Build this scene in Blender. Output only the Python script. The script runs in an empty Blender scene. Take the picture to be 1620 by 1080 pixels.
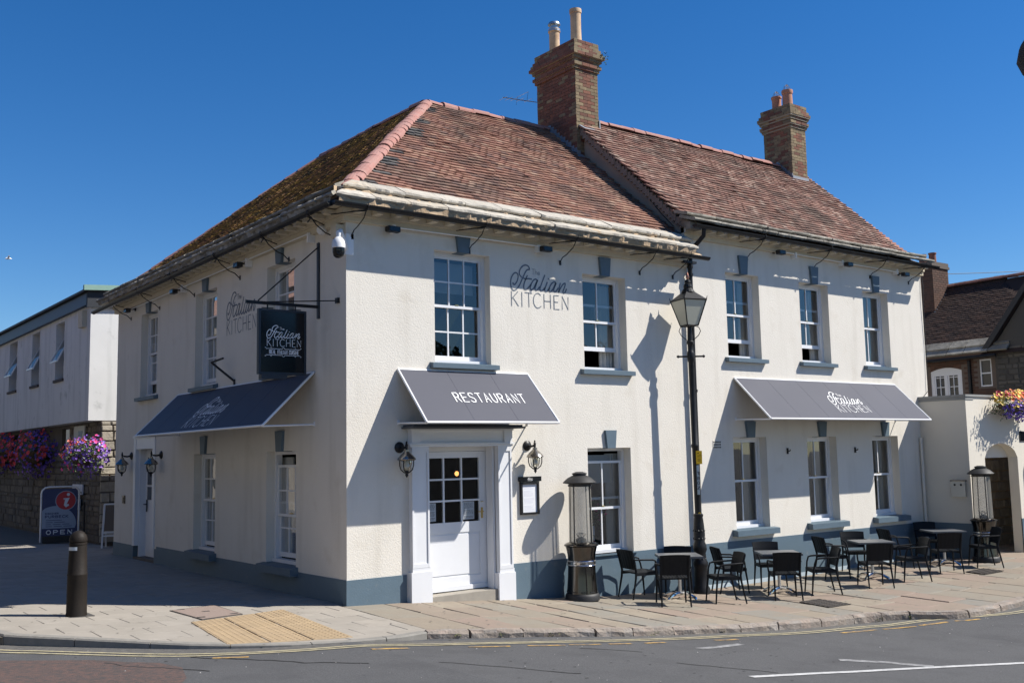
import bpy, math, random
from mathutils import Vector, Matrix
rnd = random.Random(7)
S = bpy.context.scene
COL = S.collection

# ------------------------------------------------------------------ camera, sky, sun, exposure
CAM = (-7.1276, -13.3660, 2.10)
YAW, PITCH, ROLL = 0.651663, 0.110039, -0.020224
fw = Vector((math.sin(YAW)*math.cos(PITCH), math.cos(YAW)*math.cos(PITCH), math.sin(PITCH)))
rt = Vector((math.cos(YAW), -math.sin(YAW), 0)); up = rt.cross(fw)
r2 = rt*math.cos(ROLL) + up*math.sin(ROLL); u2 = up*math.cos(ROLL) - rt*math.sin(ROLL)
cd = bpy.data.cameras.new('camera'); cam = bpy.data.objects.new('camera', cd); COL.objects.link(cam)
cd.sensor_width = 36; cd.lens = 36*1616.78/1620; cd.clip_start = .1; cd.clip_end = 3000
M = Matrix((r2, u2, -fw)).transposed().to_4x4(); M.translation = Vector(CAM); cam.matrix_world = M
S.camera = cam
SUN = Vector((1.324, -1.0, 1.76)).normalized()
EL = math.asin(SUN.z); AZ = math.atan2(SUN.x, SUN.y)
w = bpy.data.worlds.new('World'); S.world = w; w.use_nodes = True
nt = w.node_tree; bg = nt.nodes['Background']
sky = nt.nodes.new('ShaderNodeTexSky'); sky.sky_type = 'NISHITA'; sky.sun_disc = False
sky.sun_elevation = EL; sky.sun_rotation = AZ; sky.altitude = 0; sky.air_density = 1.0; sky.dust_density = 0.0; sky.ozone_density = 6.0
hs = nt.nodes.new('ShaderNodeHueSaturation'); hs.inputs['Saturation'].default_value = 1.27; hs.inputs['Hue'].default_value = .506
nt.links.new(sky.outputs[0], hs.inputs['Color']); nt.links.new(hs.outputs[0], bg.inputs[0]); bg.inputs[1].default_value = 0.079
ld = bpy.data.lights.new('sun', 'SUN'); ld.energy = 5.0; ld.angle = math.radians(.53); ld.color = (1, .955, .88)
lo = bpy.data.objects.new('sun', ld); COL.objects.link(lo); lo.rotation_euler = SUN.to_track_quat('Z', 'Y').to_euler(); lo.location = (20, -20, 30)
S.view_settings.view_transform = 'Standard'; S.view_settings.look = 'None'; S.view_settings.exposure = 0.61; S.view_settings.gamma = 1.0
S.view_settings.use_curve_mapping = False
S.render.engine = 'CYCLES'
S.cycles.max_bounces = 8; S.cycles.transparent_max_bounces = 16; S.cycles.glossy_bounces = 4

# ------------------------------------------------------------------ materials
MATS = {}
def mat(name, col, rough=.6, metal=0, c2=None, nscale=3, ndet=4, namt=1.0, bump=0, bscale=40, bdet=3, bdist=.01,
        rand=None, spec=.5, streak=None, stain=None, sscale=.7, sthr=(.45, .65), trans=None, emit=None, coat=0, voro=0):
    m = bpy.data.materials.new(name); m.use_nodes = True; MATS[name] = m
    t = m.node_tree; N = t.nodes; L = t.links; b = N['Principled BSDF']
    b.inputs['Roughness'].default_value = rough; b.inputs['Metallic'].default_value = metal
    b.inputs['Specular IOR Level'].default_value = spec
    if coat: b.inputs['Coat Weight'].default_value = coat; b.inputs['Coat Roughness'].default_value = .08
    geo = N.new('ShaderNodeNewGeometry')
    cur = None
    def rgb(c):
        n = N.new('ShaderNodeRGB'); n.outputs[0].default_value = (*c, 1); return n.outputs[0]
    def mix(a, bb, f):
        n = N.new('ShaderNodeMix'); n.data_type = 'RGBA'
        L.new(a, n.inputs[6]); L.new(bb, n.inputs[7])
        if isinstance(f, float): n.inputs[0].default_value = f
        else: L.new(f, n.inputs[0])
        return n.outputs[2]
    def noise(sc, det, off=0.0):
        n = N.new('ShaderNodeTexNoise'); n.inputs['Scale'].default_value = sc; n.inputs['Detail'].default_value = det
        n.inputs['Roughness'].default_value = .6
        if off:
            v = N.new('ShaderNodeVectorMath'); v.operation = 'ADD'; v.inputs[1].default_value = (off, off*.7, off*1.3)
            L.new(geo.outputs['Position'], v.inputs[0]); L.new(v.outputs[0], n.inputs['Vector'])
        else: L.new(geo.outputs['Position'], n.inputs['Vector'])
        return n.outputs['Fac']
    def ramp(f, a, bb):
        n = N.new('ShaderNodeMapRange'); n.inputs[1].default_value = a; n.inputs[2].default_value = bb; L.new(f, n.inputs[0]); return n.outputs[0]
    cur = rgb(col)
    if rand:
        oi = N.new('ShaderNodeObjectInfo'); ad = N.new('ShaderNodeMath'); ad.operation = 'ADD'
        L.new(oi.outputs['Random'], ad.inputs[0]); L.new(geo.outputs['Random Per Island'], ad.inputs[1])
        fr = N.new('ShaderNodeMath'); fr.operation = 'FRACT'; L.new(ad.outputs[0], fr.inputs[0])
        cr = N.new('ShaderNodeValToRGB'); L.new(fr.outputs[0], cr.inputs[0]); e = cr.color_ramp; e.interpolation = 'CONSTANT'
        for i, c in enumerate(rand):
            x = i/len(rand)
            if i < 2: p = e.elements[i]; p.position = x
            else: p = e.elements.new(x)
            p.color = (*c, 1)
        cur = cr.outputs[0]
    if c2: cur = mix(cur, rgb(c2), ramp(noise(nscale, ndet), .5-.25/namt, .5+.25/namt))
    if stain: cur = mix(cur, rgb(stain), ramp(noise(sscale, 6, 13.1), *sthr))
    if streak:
        vm = N.new('ShaderNodeVectorMath'); vm.operation = 'MULTIPLY'; vm.inputs[1].default_value = (1, 1, .13); L.new(geo.outputs['Position'], vm.inputs[0])
        ns = N.new('ShaderNodeTexNoise'); ns.inputs['Scale'].default_value = streak[1]; ns.inputs['Detail'].default_value = 6; L.new(vm.outputs[0], ns.inputs['Vector'])
        cur = mix(cur, rgb(streak[0]), ramp(ns.outputs['Fac'], *streak[2]))
    L.new(cur, b.inputs['Base Color'])
    if bump:
        bn = N.new('ShaderNodeBump'); bn.inputs['Strength'].default_value = bump; bn.inputs['Distance'].default_value = bdist
        if voro:
            vn = N.new('ShaderNodeTexVoronoi'); vn.inputs['Scale'].default_value = voro; L.new(geo.outputs['Position'], vn.inputs['Vector'])
            am = N.new('ShaderNodeMath'); am.operation = 'MULTIPLY_ADD'; L.new(vn.outputs['Distance'], am.inputs[0]); am.inputs[1].default_value = -.9
            L.new(noise(bscale, bdet), am.inputs[2]); L.new(am.outputs[0], bn.inputs['Height'])
        else: L.new(noise(bscale, bdet), bn.inputs['Height'])
        L.new(bn.outputs[0], b.inputs['Normal'])
    if emit: b.inputs['Emission Color'].default_value = (*emit[0], 1); b.inputs['Emission Strength'].default_value = emit[1]
    if trans is not None:
        tr = N.new('ShaderNodeBsdfTransparent'); mx = N.new('ShaderNodeMixShader'); mx.inputs[0].default_value = trans
        L.new(b.outputs[0], mx.inputs[1]); L.new(tr.outputs[0], mx.inputs[2]); L.new(mx.outputs[0], N['Material Output'].inputs[0])
    return m
def glass(name, tint=(.92, .95, .95), refl=1.0):
    m = bpy.data.materials.new(name); m.use_nodes = True; t = m.node_tree; N = t.nodes; L = t.links
    N.remove(N['Principled BSDF'])
    g = N.new('ShaderNodeBsdfGlossy'); g.inputs['Roughness'].default_value = .01
    tr = N.new('ShaderNodeBsdfTransparent'); tr.inputs[0].default_value = (*tint, 1)
    fr = N.new('ShaderNodeFresnel'); fr.inputs[0].default_value = 1.5
    mu = N.new('ShaderNodeMath'); mu.operation = 'MULTIPLY'; mu.inputs[1].default_value = refl; L.new(fr.outputs[0], mu.inputs[0])
    mx = N.new('ShaderNodeMixShader'); L.new(mu.outputs[0], mx.inputs[0]); L.new(tr.outputs[0], mx.inputs[1]); L.new(g.outputs[0], mx.inputs[2])
    L.new(mx.outputs[0], N['Material Output'].inputs[0]); return m

RENDER = mat('render_cream', (.70, .66, .59), .9, c2=(.66, .62, .55), nscale=1.3, bump=.30, bscale=85, bdet=5, bdist=.009, voro=46, spec=.2, streak=((.585, .545, .475), 3.2, (.52, .82)), stain=(.60, .55, .47), sscale=2.2, sthr=(.58, .8))
SMOOTHR = mat('render_smooth', (.68, .63, .54), .9, c2=(.63, .585, .50), nscale=.9, bump=.2, bscale=20, spec=.2)
PLINTH = mat('plinth_paint', (.10, .15, .19), .55, c2=(.09, .135, .17), nscale=4, bump=.3, bscale=45, bdist=.008, stain=(.17, .19, .2), sscale=5, sthr=(.6, .75))
SLATEP = mat('grey_paint', (.098, .142, .178), .55, c2=(.082, .122, .155), nscale=6, bump=.15, bscale=30)
WHITE = mat('white_paint', (.71, .715, .73), .4, c2=(.675, .68, .69), nscale=3)
WHITEM = mat('white_metal', (.78, .78, .78), .35)
BLACK = mat('black_iron', (.009, .009, .010), .42, spec=.28, c2=(.02, .02, .021), nscale=8, bump=.1, bscale=60)
BLACKM = mat('black_matt', (.015, .015, .016), .6)
ANTH = mat('anthracite_resin', (.010, .0115, .0135), .5, c2=(.014, .015, .017), nscale=30, spec=.12)
GLASS = glass('window_glass', (.85, .87, .87), .6)
GLASSF = glass('front_glass', (.9, .92, .92), 2.6)
GLASSL = glass('lantern_glass', (.85, .85, .8), .8)
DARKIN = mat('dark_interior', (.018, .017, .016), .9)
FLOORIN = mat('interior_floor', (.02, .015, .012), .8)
NET = mat('net_curtain', (.62, .59, .54), .9)
BLIND = mat('blind_grey', (.35, .37, .38), .8)
BRASS = mat('brass', (.55, .38, .14), .3, 1)
CHROME = mat('chrome', (.62, .63, .65), .12, 1)
STEELD = mat('dark_steel', (.085, .08, .076), .14, 1, c2=(.11, .102, .095), nscale=5)
LEAD = mat('lead', (.20, .22, .25), .6, .2, c2=(.28, .30, .33), nscale=5, bump=.3, bscale=15)
FABRIC = mat('awning_vinyl', (.086, .088, .108), .5, c2=(.080, .082, .101), nscale=1.2, spec=.12)
SEAM = mat('awning_seam', (.058, .060, .080), .5, spec=.12)
LETW = mat('letter_white', (.82, .82, .82), .6)
LETD = mat('letter_slate', (.13, .155, .19), .8)
SIGNB = mat('sign_black', (.006, .008, .011), .12, spec=.35)
PAPER = mat('paper', (.72, .73, .76), .7)
INK = mat('ink', (.08, .08, .09), .8)
TILE = mat('clay_tile', (.3, .15, .1), .85, rand=[(0.295, 0.159, 0.115), (0.263, 0.139, 0.098), (0.319, 0.183, 0.127), (0.247, 0.130, 0.097), (0.343, 0.211, 0.148), (0.279, 0.146, 0.102), (0.216, 0.118, 0.092), (0.303, 0.167, 0.119), (0.351, 0.232, 0.168), (0.272, 0.139, 0.102), (0.183, 0.114, 0.094), (0.287, 0.150, 0.107)],
           stain=(.115, .08, .065), sscale=.9, sthr=(.46, .72), bump=.4, bscale=55, bdist=.006, spec=.25)
TILEM = mat('mossy_tile', (.3, .15, .1), .9, rand=[(.27, .14, .09), (.2, .105, .07), (.33, .175, .10), (.13, .085, .065), (.23, .13, .08), (.30, .155, .10)],
            c2=(.31, .20, .045), nscale=2.9, ndet=8, namt=1.9, stain=(.045, .04, .028), sscale=3.4, sthr=(.47, .62), bump=.7, bscale=40, bdist=.012, spec=.2)
TILED = mat('old_tile', (.3, .15, .1), .9, rand=[(0.248, 0.144, 0.110), (0.221, 0.126, 0.096), (0.285, 0.167, 0.125), (0.193, 0.112, 0.088), (0.313, 0.200, 0.154), (0.258, 0.140, 0.106), (0.230, 0.121, 0.094), (0.166, 0.107, 0.086), (0.350, 0.251, 0.197), (0.267, 0.149, 0.113)],
            stain=(.12, .085, .068), sscale=1.0, sthr=(.48, .72), bump=.4, bscale=55, bdist=.006, spec=.25)
TILEG = mat('slate_grey_tile', (.10, .095, .09), .8, rand=[(.10, .095, .09), (.14, .13, .12), (.075, .07, .068), (.12, .11, .10)], spec=.3)
RIDGE = mat('ridge_clay', (.42, .19, .15), .9, rand=[(0.361, 0.160, 0.129), (0.387, 0.181, 0.150), (0.335, 0.147, 0.120), (0.361, 0.185, 0.155)], c2=(.36, .22, .19), nscale=9, ndet=7, bump=.4, bscale=30, spec=.2)
STONES = mat('stone_slate', (.46, .42, .35), .9, rand=[(.50, .46, .39), (.44, .41, .35), (.53, .49, .42), (.47, .41, .32)], c2=(.36, .33, .28), nscale=3.5, ndet=6, stain=(.50, .36, .22), sscale=3, sthr=(.6, .75), bump=.7, bscale=16, bdist=.02, spec=.2)
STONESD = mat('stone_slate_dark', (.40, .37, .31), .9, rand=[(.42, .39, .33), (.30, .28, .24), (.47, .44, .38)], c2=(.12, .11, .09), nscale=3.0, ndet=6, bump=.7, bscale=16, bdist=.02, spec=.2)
MORTAR = mat('mortar', (.42, .33, .23), .95, c2=(.47, .32, .185), nscale=5, bump=.8, bscale=18, bdist=.02)
CORN = mat('cornice_cream', (.60, .54, .42), .9, c2=(.54, .47, .35), nscale=5, bump=.2, bscale=20)
BRICKR = mat('brick_red', (.3, .13, .085), .9, rand=[(.23, .092, .062), (.18, .074, .052), (.27, .115, .075), (.15, .068, .05), (.24, .10, .065)], c2=(.14, .08, .06), nscale=9, bump=.5, bscale=50, bdist=.006, spec=.2)
BRICKB = mat('brick_buff', (.4, .3, .18), .9, rand=[(.30, .225, .135), (.25, .185, .115), (.33, .25, .15), (.20, .15, .098)], c2=(.15, .12, .078), nscale=7, bump=.5, bscale=50, bdist=.006, spec=.2)
BRMORT = mat('brick_mortar', (.32, .28, .22), .95, c2=(.24, .21, .16), nscale=6, bump=.5, bscale=60)
POTB = mat('pot_buff', (.60, .43, .27), .8, c2=(.53, .36, .22), nscale=4, stain=(.42, .26, .15), sscale=3)
POTT = mat('pot_terracotta', (.46, .21, .13), .8, c2=(.40, .18, .11), nscale=4)
ZINC = mat('zinc', (.45, .48, .50), .35, .9)
ASPH = mat('asphalt', (.108, .108, .110), .9, c2=(.066, .066, .068), nscale=55, ndet=4, namt=1.3, bump=.9, bscale=110, bdet=4, bdist=.008, stain=(.07, .07, .072), sscale=1.3, sthr=(.48, .72), spec=.3)
ASPHR = mat('red_chip', (.13, .082, .07), .95, c2=(.07, .062, .06), nscale=16, ndet=5, namt=1.6, bump=.9, bscale=110, bdist=.01, spec=.3)
GUTTERM = mat('gutter_grit', (.12, .115, .105), .95, c2=(.075, .07, .065), nscale=14, ndet=6, namt=1.4, bump=.6, bscale=120)
YORK = mat('york_stone', (.36, .3, .23), .8, rand=[(0.264, 0.225, 0.173), (0.240, 0.220, 0.178), (0.274, 0.210, 0.168), (0.226, 0.220, 0.189), (0.250, 0.200, 0.158), (0.288, 0.250, 0.194), (0.211, 0.210, 0.189), (0.269, 0.200, 0.163)], c2=(.235, .195, .15), nscale=2.6, ndet=7, namt=.9, bump=.5, bscale=14, bdet=5, bdist=.012, stain=(.21, .18, .145), sscale=5, sthr=(.56, .75), spec=.3)
CONC = mat('concrete_paver', (.34, .31, .27), .95, rand=[(.335, .305, .265), (.315, .285, .245), (.355, .32, .275), (.325, .295, .255)], c2=(.28, .255, .22), nscale=3, ndet=7, bump=.25, bscale=70, bdist=.005, stain=(.225, .205, .175), sscale=3.3, sthr=(.58, .78), spec=.08)
TACT = mat('tactile_buff', (.36, .262, .15), .85, rand=[(.36, .262, .15), (.34, .245, .14), (.38, .275, .16)], c2=(.30, .222, .135), nscale=4, ndet=6, bump=.2, bscale=80, bdist=.004)
COVER = mat('cover_brown', (.22, .165, .135), .9, c2=(.27, .21, .18), nscale=30, bump=.5, bscale=90, bdist=.006)
BED = mat('joint_sand', (.11, .095, .078), .95, c2=(.17, .15, .12), nscale=9)
KERBC = mat('kerb_concrete', (.27, .255, .23), .95, spec=.1, c2=(.20, .19, .17), nscale=12, ndet=7, bump=.4, bscale=120, bdist=.006)
KERBS = mat('kerb_stone', (.33, .285, .24), .9, rand=[(.35, .30, .25), (.31, .27, .235), (.37, .30, .25), (.32, .29, .26)], c2=(.22, .185, .155), nscale=5, ndet=7, bump=1.0, bscale=22, bdet=6, bdist=.025, spec=.2)
YELL = mat('yellow_line', (.46, .40, .24), .85, c2=(.20, .185, .14), nscale=9, ndet=8, namt=1.0)
ORNG = mat('old_orange_line', (.50, .30, .07), .9, c2=(.13, .11, .09), nscale=11, ndet=6, namt=1.8)
WLINE = mat('white_line', (.58, .58, .57), .85, c2=(.26, .26, .26), nscale=12, ndet=8, namt=.9)
CRACK_PIT_SHADE = mat('crack_and_pit_shade', (.018, .017, .016), 1)
IRON = mat('cast_iron', (.085, .078, .072), .6, .4, c2=(.12, .10, .085), nscale=8, bump=.2, bscale=50)
BOLL = mat('bollard_iron', (.012, .010, .009), .6, 0, c2=(.022, .017, .013), nscale=5, ndet=6, bump=.25, bscale=35, spec=.2)
DRY = mat('white_weathered', (.66, .66, .65), .9, streak=((.45, .46, .45), 2.6, (.5, .78)), c2=(.60, .60, .59), nscale=1.2, ndet=6, stain=(.30, .31, .30), sscale=1.6, sthr=(.6, .8), bump=.2, bscale=25)
RUBBLE = mat('rubble_stone', (.2, .17, .13), .95, rand=[(.20, .17, .13), (.16, .14, .11), (.25, .215, .165), (.18, .15, .115), (.13, .115, .095)], c2=(.12, .105, .085), nscale=8, bump=.6, bscale=25, bdist=.015)
ASHLAR = mat('pale_stone', (.42, .37, .29), .9, rand=[(.42, .37, .29), (.36, .32, .26), (.46, .41, .33), (.33, .29, .235)], c2=(.28, .25, .2), nscale=8, bump=.8, bscale=18, bdist=.02)
COPPER = mat('green_copper', (.20, .34, .28), .7, c2=(.24, .38, .32), nscale=5)
FASC = mat('fascia_navy', (.018, .045, .085), .5)
FASCD = mat('fascia_dark', (.02, .024, .03), .6)
LEAF = mat('leaf', (.05, .085, .025), .6, rand=[(.05, .085, .025), (.07, .11, .03), (.035, .06, .02), (.09, .12, .04)])
FL = {k: mat('petal_'+k, c, .6, rand=[c, tuple(min(1, x*1.25) for x in c), tuple(x*.75 for x in c)]) for k, c in
      dict(purple=(.26, .13, .52), violet=(.10, .05, .30), red=(.58, .05, .06), orange=(.75, .19, .03), yellow=(.80, .55, .10), pink=(.72, .06, .26), salmon=(.75, .24, .17), white=(.75, .75, .75)).items()}
BASKET = mat('coir', (.09, .06, .035), .95, c2=(.13, .09, .055), nscale=20, bump=.8, bscale=50, bdist=.02)
YTAG = mat('yellow_tag', (.85, .50, .01), .6)
NAVY = mat('navy_print', (.012, .02, .10), .4)
REDP = mat('red_print', (.42, .02, .03), .5)
BLUEP = mat('pale_blue_print', (.24, .31, .43), .5)
CREAMGL = mat('frosted_glass', (.62, .60, .48), .35, trans=.18, spec=.5)
MESHT = mat('heater_mesh', (.34, .32, .28), .4, .3, trans=.5)
BULB = mat('bulb_lit', (1, .8, .5), .5, emit=((1, .42, .12), 1.6))
COPPERF = mat('copper_finial', (.42, .20, .14), .35, .8)
THATCH = mat('thatch', (.055, .042, .033), .95, c2=(.09, .07, .055), nscale=14, bump=.9, bscale=40, bdist=.03)
LAMPHOOD = mat('lamp_hood', (.30, .28, .25), .25, .9)
BARK = mat('bark', (.10, .075, .055), .95, c2=(.06, .048, .038), nscale=7, bump=.6, bscale=20)
# ------------------------------------------------------------------ helpers
ORG = {}
def interp(x, X, Z):
    if x <= X[0]: return Z[0]
    for i in range(1, len(X)):
        if x <= X[i]: return Z[i-1] + (Z[i]-Z[i-1])*(x-X[i-1])/(X[i]-X[i-1])
    return Z[-1]
BX = [-12, -8, -4, -1.5, 0, 1, 2, 3.2, 4, 4.75, 5.6, 6.7, 7.7, 9, 11, 12, 15, 20, 40]
BZ = [.3, .24, .13, .03, 0, -.055, -.13, -.22, -.28, -.335, -.37, -.44, -.47, -.475, -.465, -.452, -.41, -.40, -.40]
def gp(x, y): return interp(x, BX, BZ) - .02*max(0, min(-y, 4))
RX = [-60, -12, -4.5, -3, -1.25, -.3, 1.2, 3.1, 5.7, 7.4, 10.8, 80]
RZ = [.2, .2, .03, 0, -.03, -.125, -.214, -.38, -.566, -.67, -.66, -.66]
def zr(x, y=0): return interp(x, RX, RZ)
def thing(name, label, cat, loc=(0, 0, 0), rotz=0, group=None):
    o = bpy.data.objects.new(name, None); COL.objects.link(o); o.empty_display_size = .2
    o.location = loc; o.rotation_euler = (0, 0, rotz); o['label'] = label; o['category'] = cat
    if group: o['group'] = group
    ORG[o] = Vector(loc); return o
def tag(o, label=None, cat=None, group=None, kind=None):
    for k, v in (('label', label), ('category', cat), ('group', group), ('kind', kind)):
        if v: o[k] = v
    return o
class MB:
    def __init__(s): s.v = []; s.f = []
    def add(s, vs, fs):
        n = len(s.v); s.v += [tuple(v) for v in vs]; s.f += [tuple(i+n for i in f) for f in fs]; return s
    def hexa(s, p): return s.add(p, [(0, 3, 2, 1), (4, 5, 6, 7), (0, 1, 5, 4), (1, 2, 6, 5), (2, 3, 7, 6), (3, 0, 4, 7)])
    def box(s, x0, x1, y0, y1, z0, z1):
        x0, x1 = sorted((x0, x1)); y0, y1 = sorted((y0, y1)); z0, z1 = sorted((z0, z1))
        return s.hexa([(x0, y0, z0), (x1, y0, z0), (x1, y1, z0), (x0, y1, z0), (x0, y0, z1), (x1, y0, z1), (x1, y1, z1), (x0, y1, z1)])
    def fbox(s, F, a0, a1, d0, d1, z0, z1):
        a, b = F(a0, d0, z0), F(a1, d1, z1); return s.box(a[0], b[0], a[1], b[1], a[2], b[2])
    def ext(s, poly, vec):
        n = len(poly); v = Vector(vec); q = [Vector(p) for p in poly]
        return s.add(q+[p+v for p in q], [tuple(range(n-1, -1, -1)), tuple(range(n, 2*n))]+[(i, (i+1) % n, n+(i+1) % n, n+i) for i in range(n)])
    def tube(s, pts, r, n=8, cap=True):
        pts = [Vector(p) for p in pts]; R = r if isinstance(r, (list, tuple)) else [r]*len(pts); base = len(s.v); ref = None
        for i, p in enumerate(pts):
            d = (pts[min(i+1, len(pts)-1)]-pts[max(i-1, 0)]).normalized()
            if ref is None: ref = d.orthogonal().normalized()
            ref = (ref-d*ref.dot(d)).normalized(); b = d.cross(ref)
            for k in range(n):
                a = 2*math.pi*k/n; s.v.append(tuple(p+(ref*math.cos(a)+b*math.sin(a))*R[i]))
        for i in range(len(pts)-1):
            for k in range(n):
                s.f.append((base+i*n+k, base+i*n+(k+1) % n, base+(i+1)*n+(k+1) % n, base+(i+1)*n+k))
        if cap: s.f.append(tuple(base+k for k in range(n-1, -1, -1))); s.f.append(tuple(base+(len(pts)-1)*n+k for k in range(n)))
        return s
    def lathe(s, prof, n=20, c=(0, 0, 0), cap=True, a0=0):
        base = len(s.v)
        for r, z in prof:
            for k in range(n):
                a = 2*math.pi*k/n+a0; s.v.append((c[0]+r*math.cos(a), c[1]+r*math.sin(a), c[2]+z))
        for i in range(len(prof)-1):
            for k in range(n):
                s.f.append((base+i*n+k, base+i*n+(k+1) % n, base+(i+1)*n+(k+1) % n, base+(i+1)*n+k))
        if cap: s.f.append(tuple(base+k for k in range(n-1, -1, -1))); s.f.append(tuple(base+(len(prof)-1)*n+k for k in range(n)))
        return s
    def build(s, name, m, parent=None, smooth=False, label=None, kind=None, mat2=None):
        off = ORG.get(parent, Vector((0, 0, 0)))
        me = bpy.data.meshes.new(name); me.from_pydata([(x-off.x, y-off.y, z-off.z) for x, y, z in s.v], [], s.f)
        me.materials.append(m)
        if smooth: me.polygons.foreach_set('use_smooth', [True]*len(me.polygons)); sharp(me)
        o = bpy.data.objects.new(name, me); COL.objects.link(o)
        if parent: o.parent = parent
        ORG[o] = off
        if label: o['label'] = label
        if kind: o['kind'] = kind
        return o
def sharp(me, ang=38):
    try: me.set_sharp_from_angle(angle=math.radians(ang))
    except Exception: pass
def inst(name, me, parent, Mw, label=None):
    o = bpy.data.objects.new(name, me); COL.objects.link(o); o.parent = parent
    off = ORG.get(parent, Vector((0, 0, 0))); m = Mw.copy(); m.translation = m.translation-off; o.matrix_basis = m; ORG[o] = off
    return o
def mesh(name, vs, fs, m):
    me = bpy.data.meshes.new(name); me.from_pydata(vs, [], fs); me.materials.append(m); return me
def copy_tree(o, parent=None):
    c = o.copy(); COL.objects.link(c)
    if parent: c.parent = parent
    for ch in list(o.children): copy_tree(ch, c)
    return c
def struct(name, mb, m, parent=None, smooth=False):
    o = mb.build(name, m, parent, smooth); o['kind'] = 'structure'; return o
FR = lambda a, d, z: (a, d, z)          # front facade: along +x, depth +y
FL_ = lambda a, d, z: (d, a, z)         # left facade: along +y, depth +x
# ---- stroke lettering
def crom(p, k=5):
    out = []
    for i in range(len(p)-1):
        a, b, c, d = p[max(i-1, 0)], p[i], p[i+1], p[min(i+2, len(p)-1)]
        for j in range(k):
            t = j/k; out.append(tuple(.5*(2*b[q]+(c[q]-a[q])*t+(2*a[q]-5*b[q]+4*c[q]-d[q])*t*t+(3*b[q]-a[q]-3*c[q]+d[q])*t**3) for q in (0, 1)))
    return out+[p[-1]]
def ribbon(mb, pts, wd, P):
    n = len(pts); L = []; R = []
    for i in range(n):
        a = pts[max(i-1, 0)]; b = pts[min(i+1, n-1)]; dx, dy = b[0]-a[0], b[1]-a[1]; l = math.hypot(dx, dy) or 1
        nx, ny = -dy/l*wd/2, dx/l*wd/2; x, y = pts[i]
        if i in (0, n-1): s = -.3 if i == 0 else .3; x += dx/l*wd*s; y += dy/l*wd*s
        elif 0 < i < n-1:
            e = ((pts[i][0]-a[0]), (pts[i][1]-a[1])); f = (b[0]-pts[i][0], b[1]-pts[i][1])
            le = math.hypot(*e) or 1; lf = math.hypot(*f) or 1; c = (e[0]*f[0]+e[1]*f[1])/le/lf
            k = min(1/max(math.sqrt(max((1+c)/2, .1)), .45), 2.2); nx *= k; ny *= k
        L.append(P(x+nx, y+ny)); R.append(P(x-nx, y-ny))
    mb.add(L+R, [(i, i+1, n+i+1, n+i) for i in range(n-1)])
GL = {'A': [[(0, 0), (.5, 1), (1, 0)], [(.2, .36), (.8, .36)]], 'B': [[(0, 0), (0, 1), (.75, 1), (.95, .78), (.75, .54), (0, .54)], [(.75, .54), (1, .28), (.78, 0), (0, 0)]],
      'C': [[(1, .82), (.75, 1), (.28, 1), (0, .75), (0, .25), (.28, 0), (.75, 0), (1, .18)]], 'D': [[(0, 0), (0, 1), (.6, 1), (1, .7), (1, .3), (.6, 0), (0, 0)]], 'E': [[(1, 1), (0, 1), (0, 0), (1, 0)], [(0, .52), (.85, .52)]],
      'F': [[(1, 1), (0, 1), (0, 0)], [(0, .52), (.85, .52)]], 'H': [[(0, 0), (0, 1)], [(1, 0), (1, 1)], [(0, .52), (1, .52)]], 'I': [[(.5, 0), (.5, 1)]], 'K': [[(0, 0), (0, 1)], [(.95, 1), (0, .48)], [(.25, .6), (1, 0)]],
      'L': [[(0, 1), (0, 0), (1, 0)]], 'N': [[(0, 0), (0, 1), (1, 0), (1, 1)]], 'O': [[(.3, 0), (0, .3), (0, .7), (.3, 1), (.7, 1), (1, .7), (1, .3), (.7, 0), (.3, 0)]], 'P': [[(0, 0), (0, 1), (.75, 1), (1, .78), (.75, .48), (0, .48)]],
      'R': [[(0, 0), (0, 1), (.75, 1), (1, .78), (.75, .5), (0, .5)], [(.55, .5), (1, 0)]], 'S': [[(1, .85), (.75, 1), (.25, 1), (0, .78), (.2, .56), (.8, .44), (1, .22), (.75, 0), (.25, 0), (0, .15)]], 'T': [[(0, 1), (1, 1)], [(.5, 1), (.5, 0)]],
      'U': [[(0, 1), (0, .3), (.3, 0), (.7, 0), (1, .3), (1, 1)]], 'V': [[(0, 1), (.5, 0), (1, 1)]]}
def caps(mb, txt, P, x0, y0, h, cw, gap, sw):
    x = x0
    for ch in txt:
        if ch in GL:
            k = .25 if ch == 'I' else 1
            for st in GL[ch]: ribbon(mb, [(x+(p[0]*k if ch != 'I' else .5*cw*k/cw)*cw, y0+p[1]*h) for p in st], sw, P)
            x += cw*(.3 if ch == 'I' else 1)+gap
        else: x += cw*.75+gap
    return x
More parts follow.
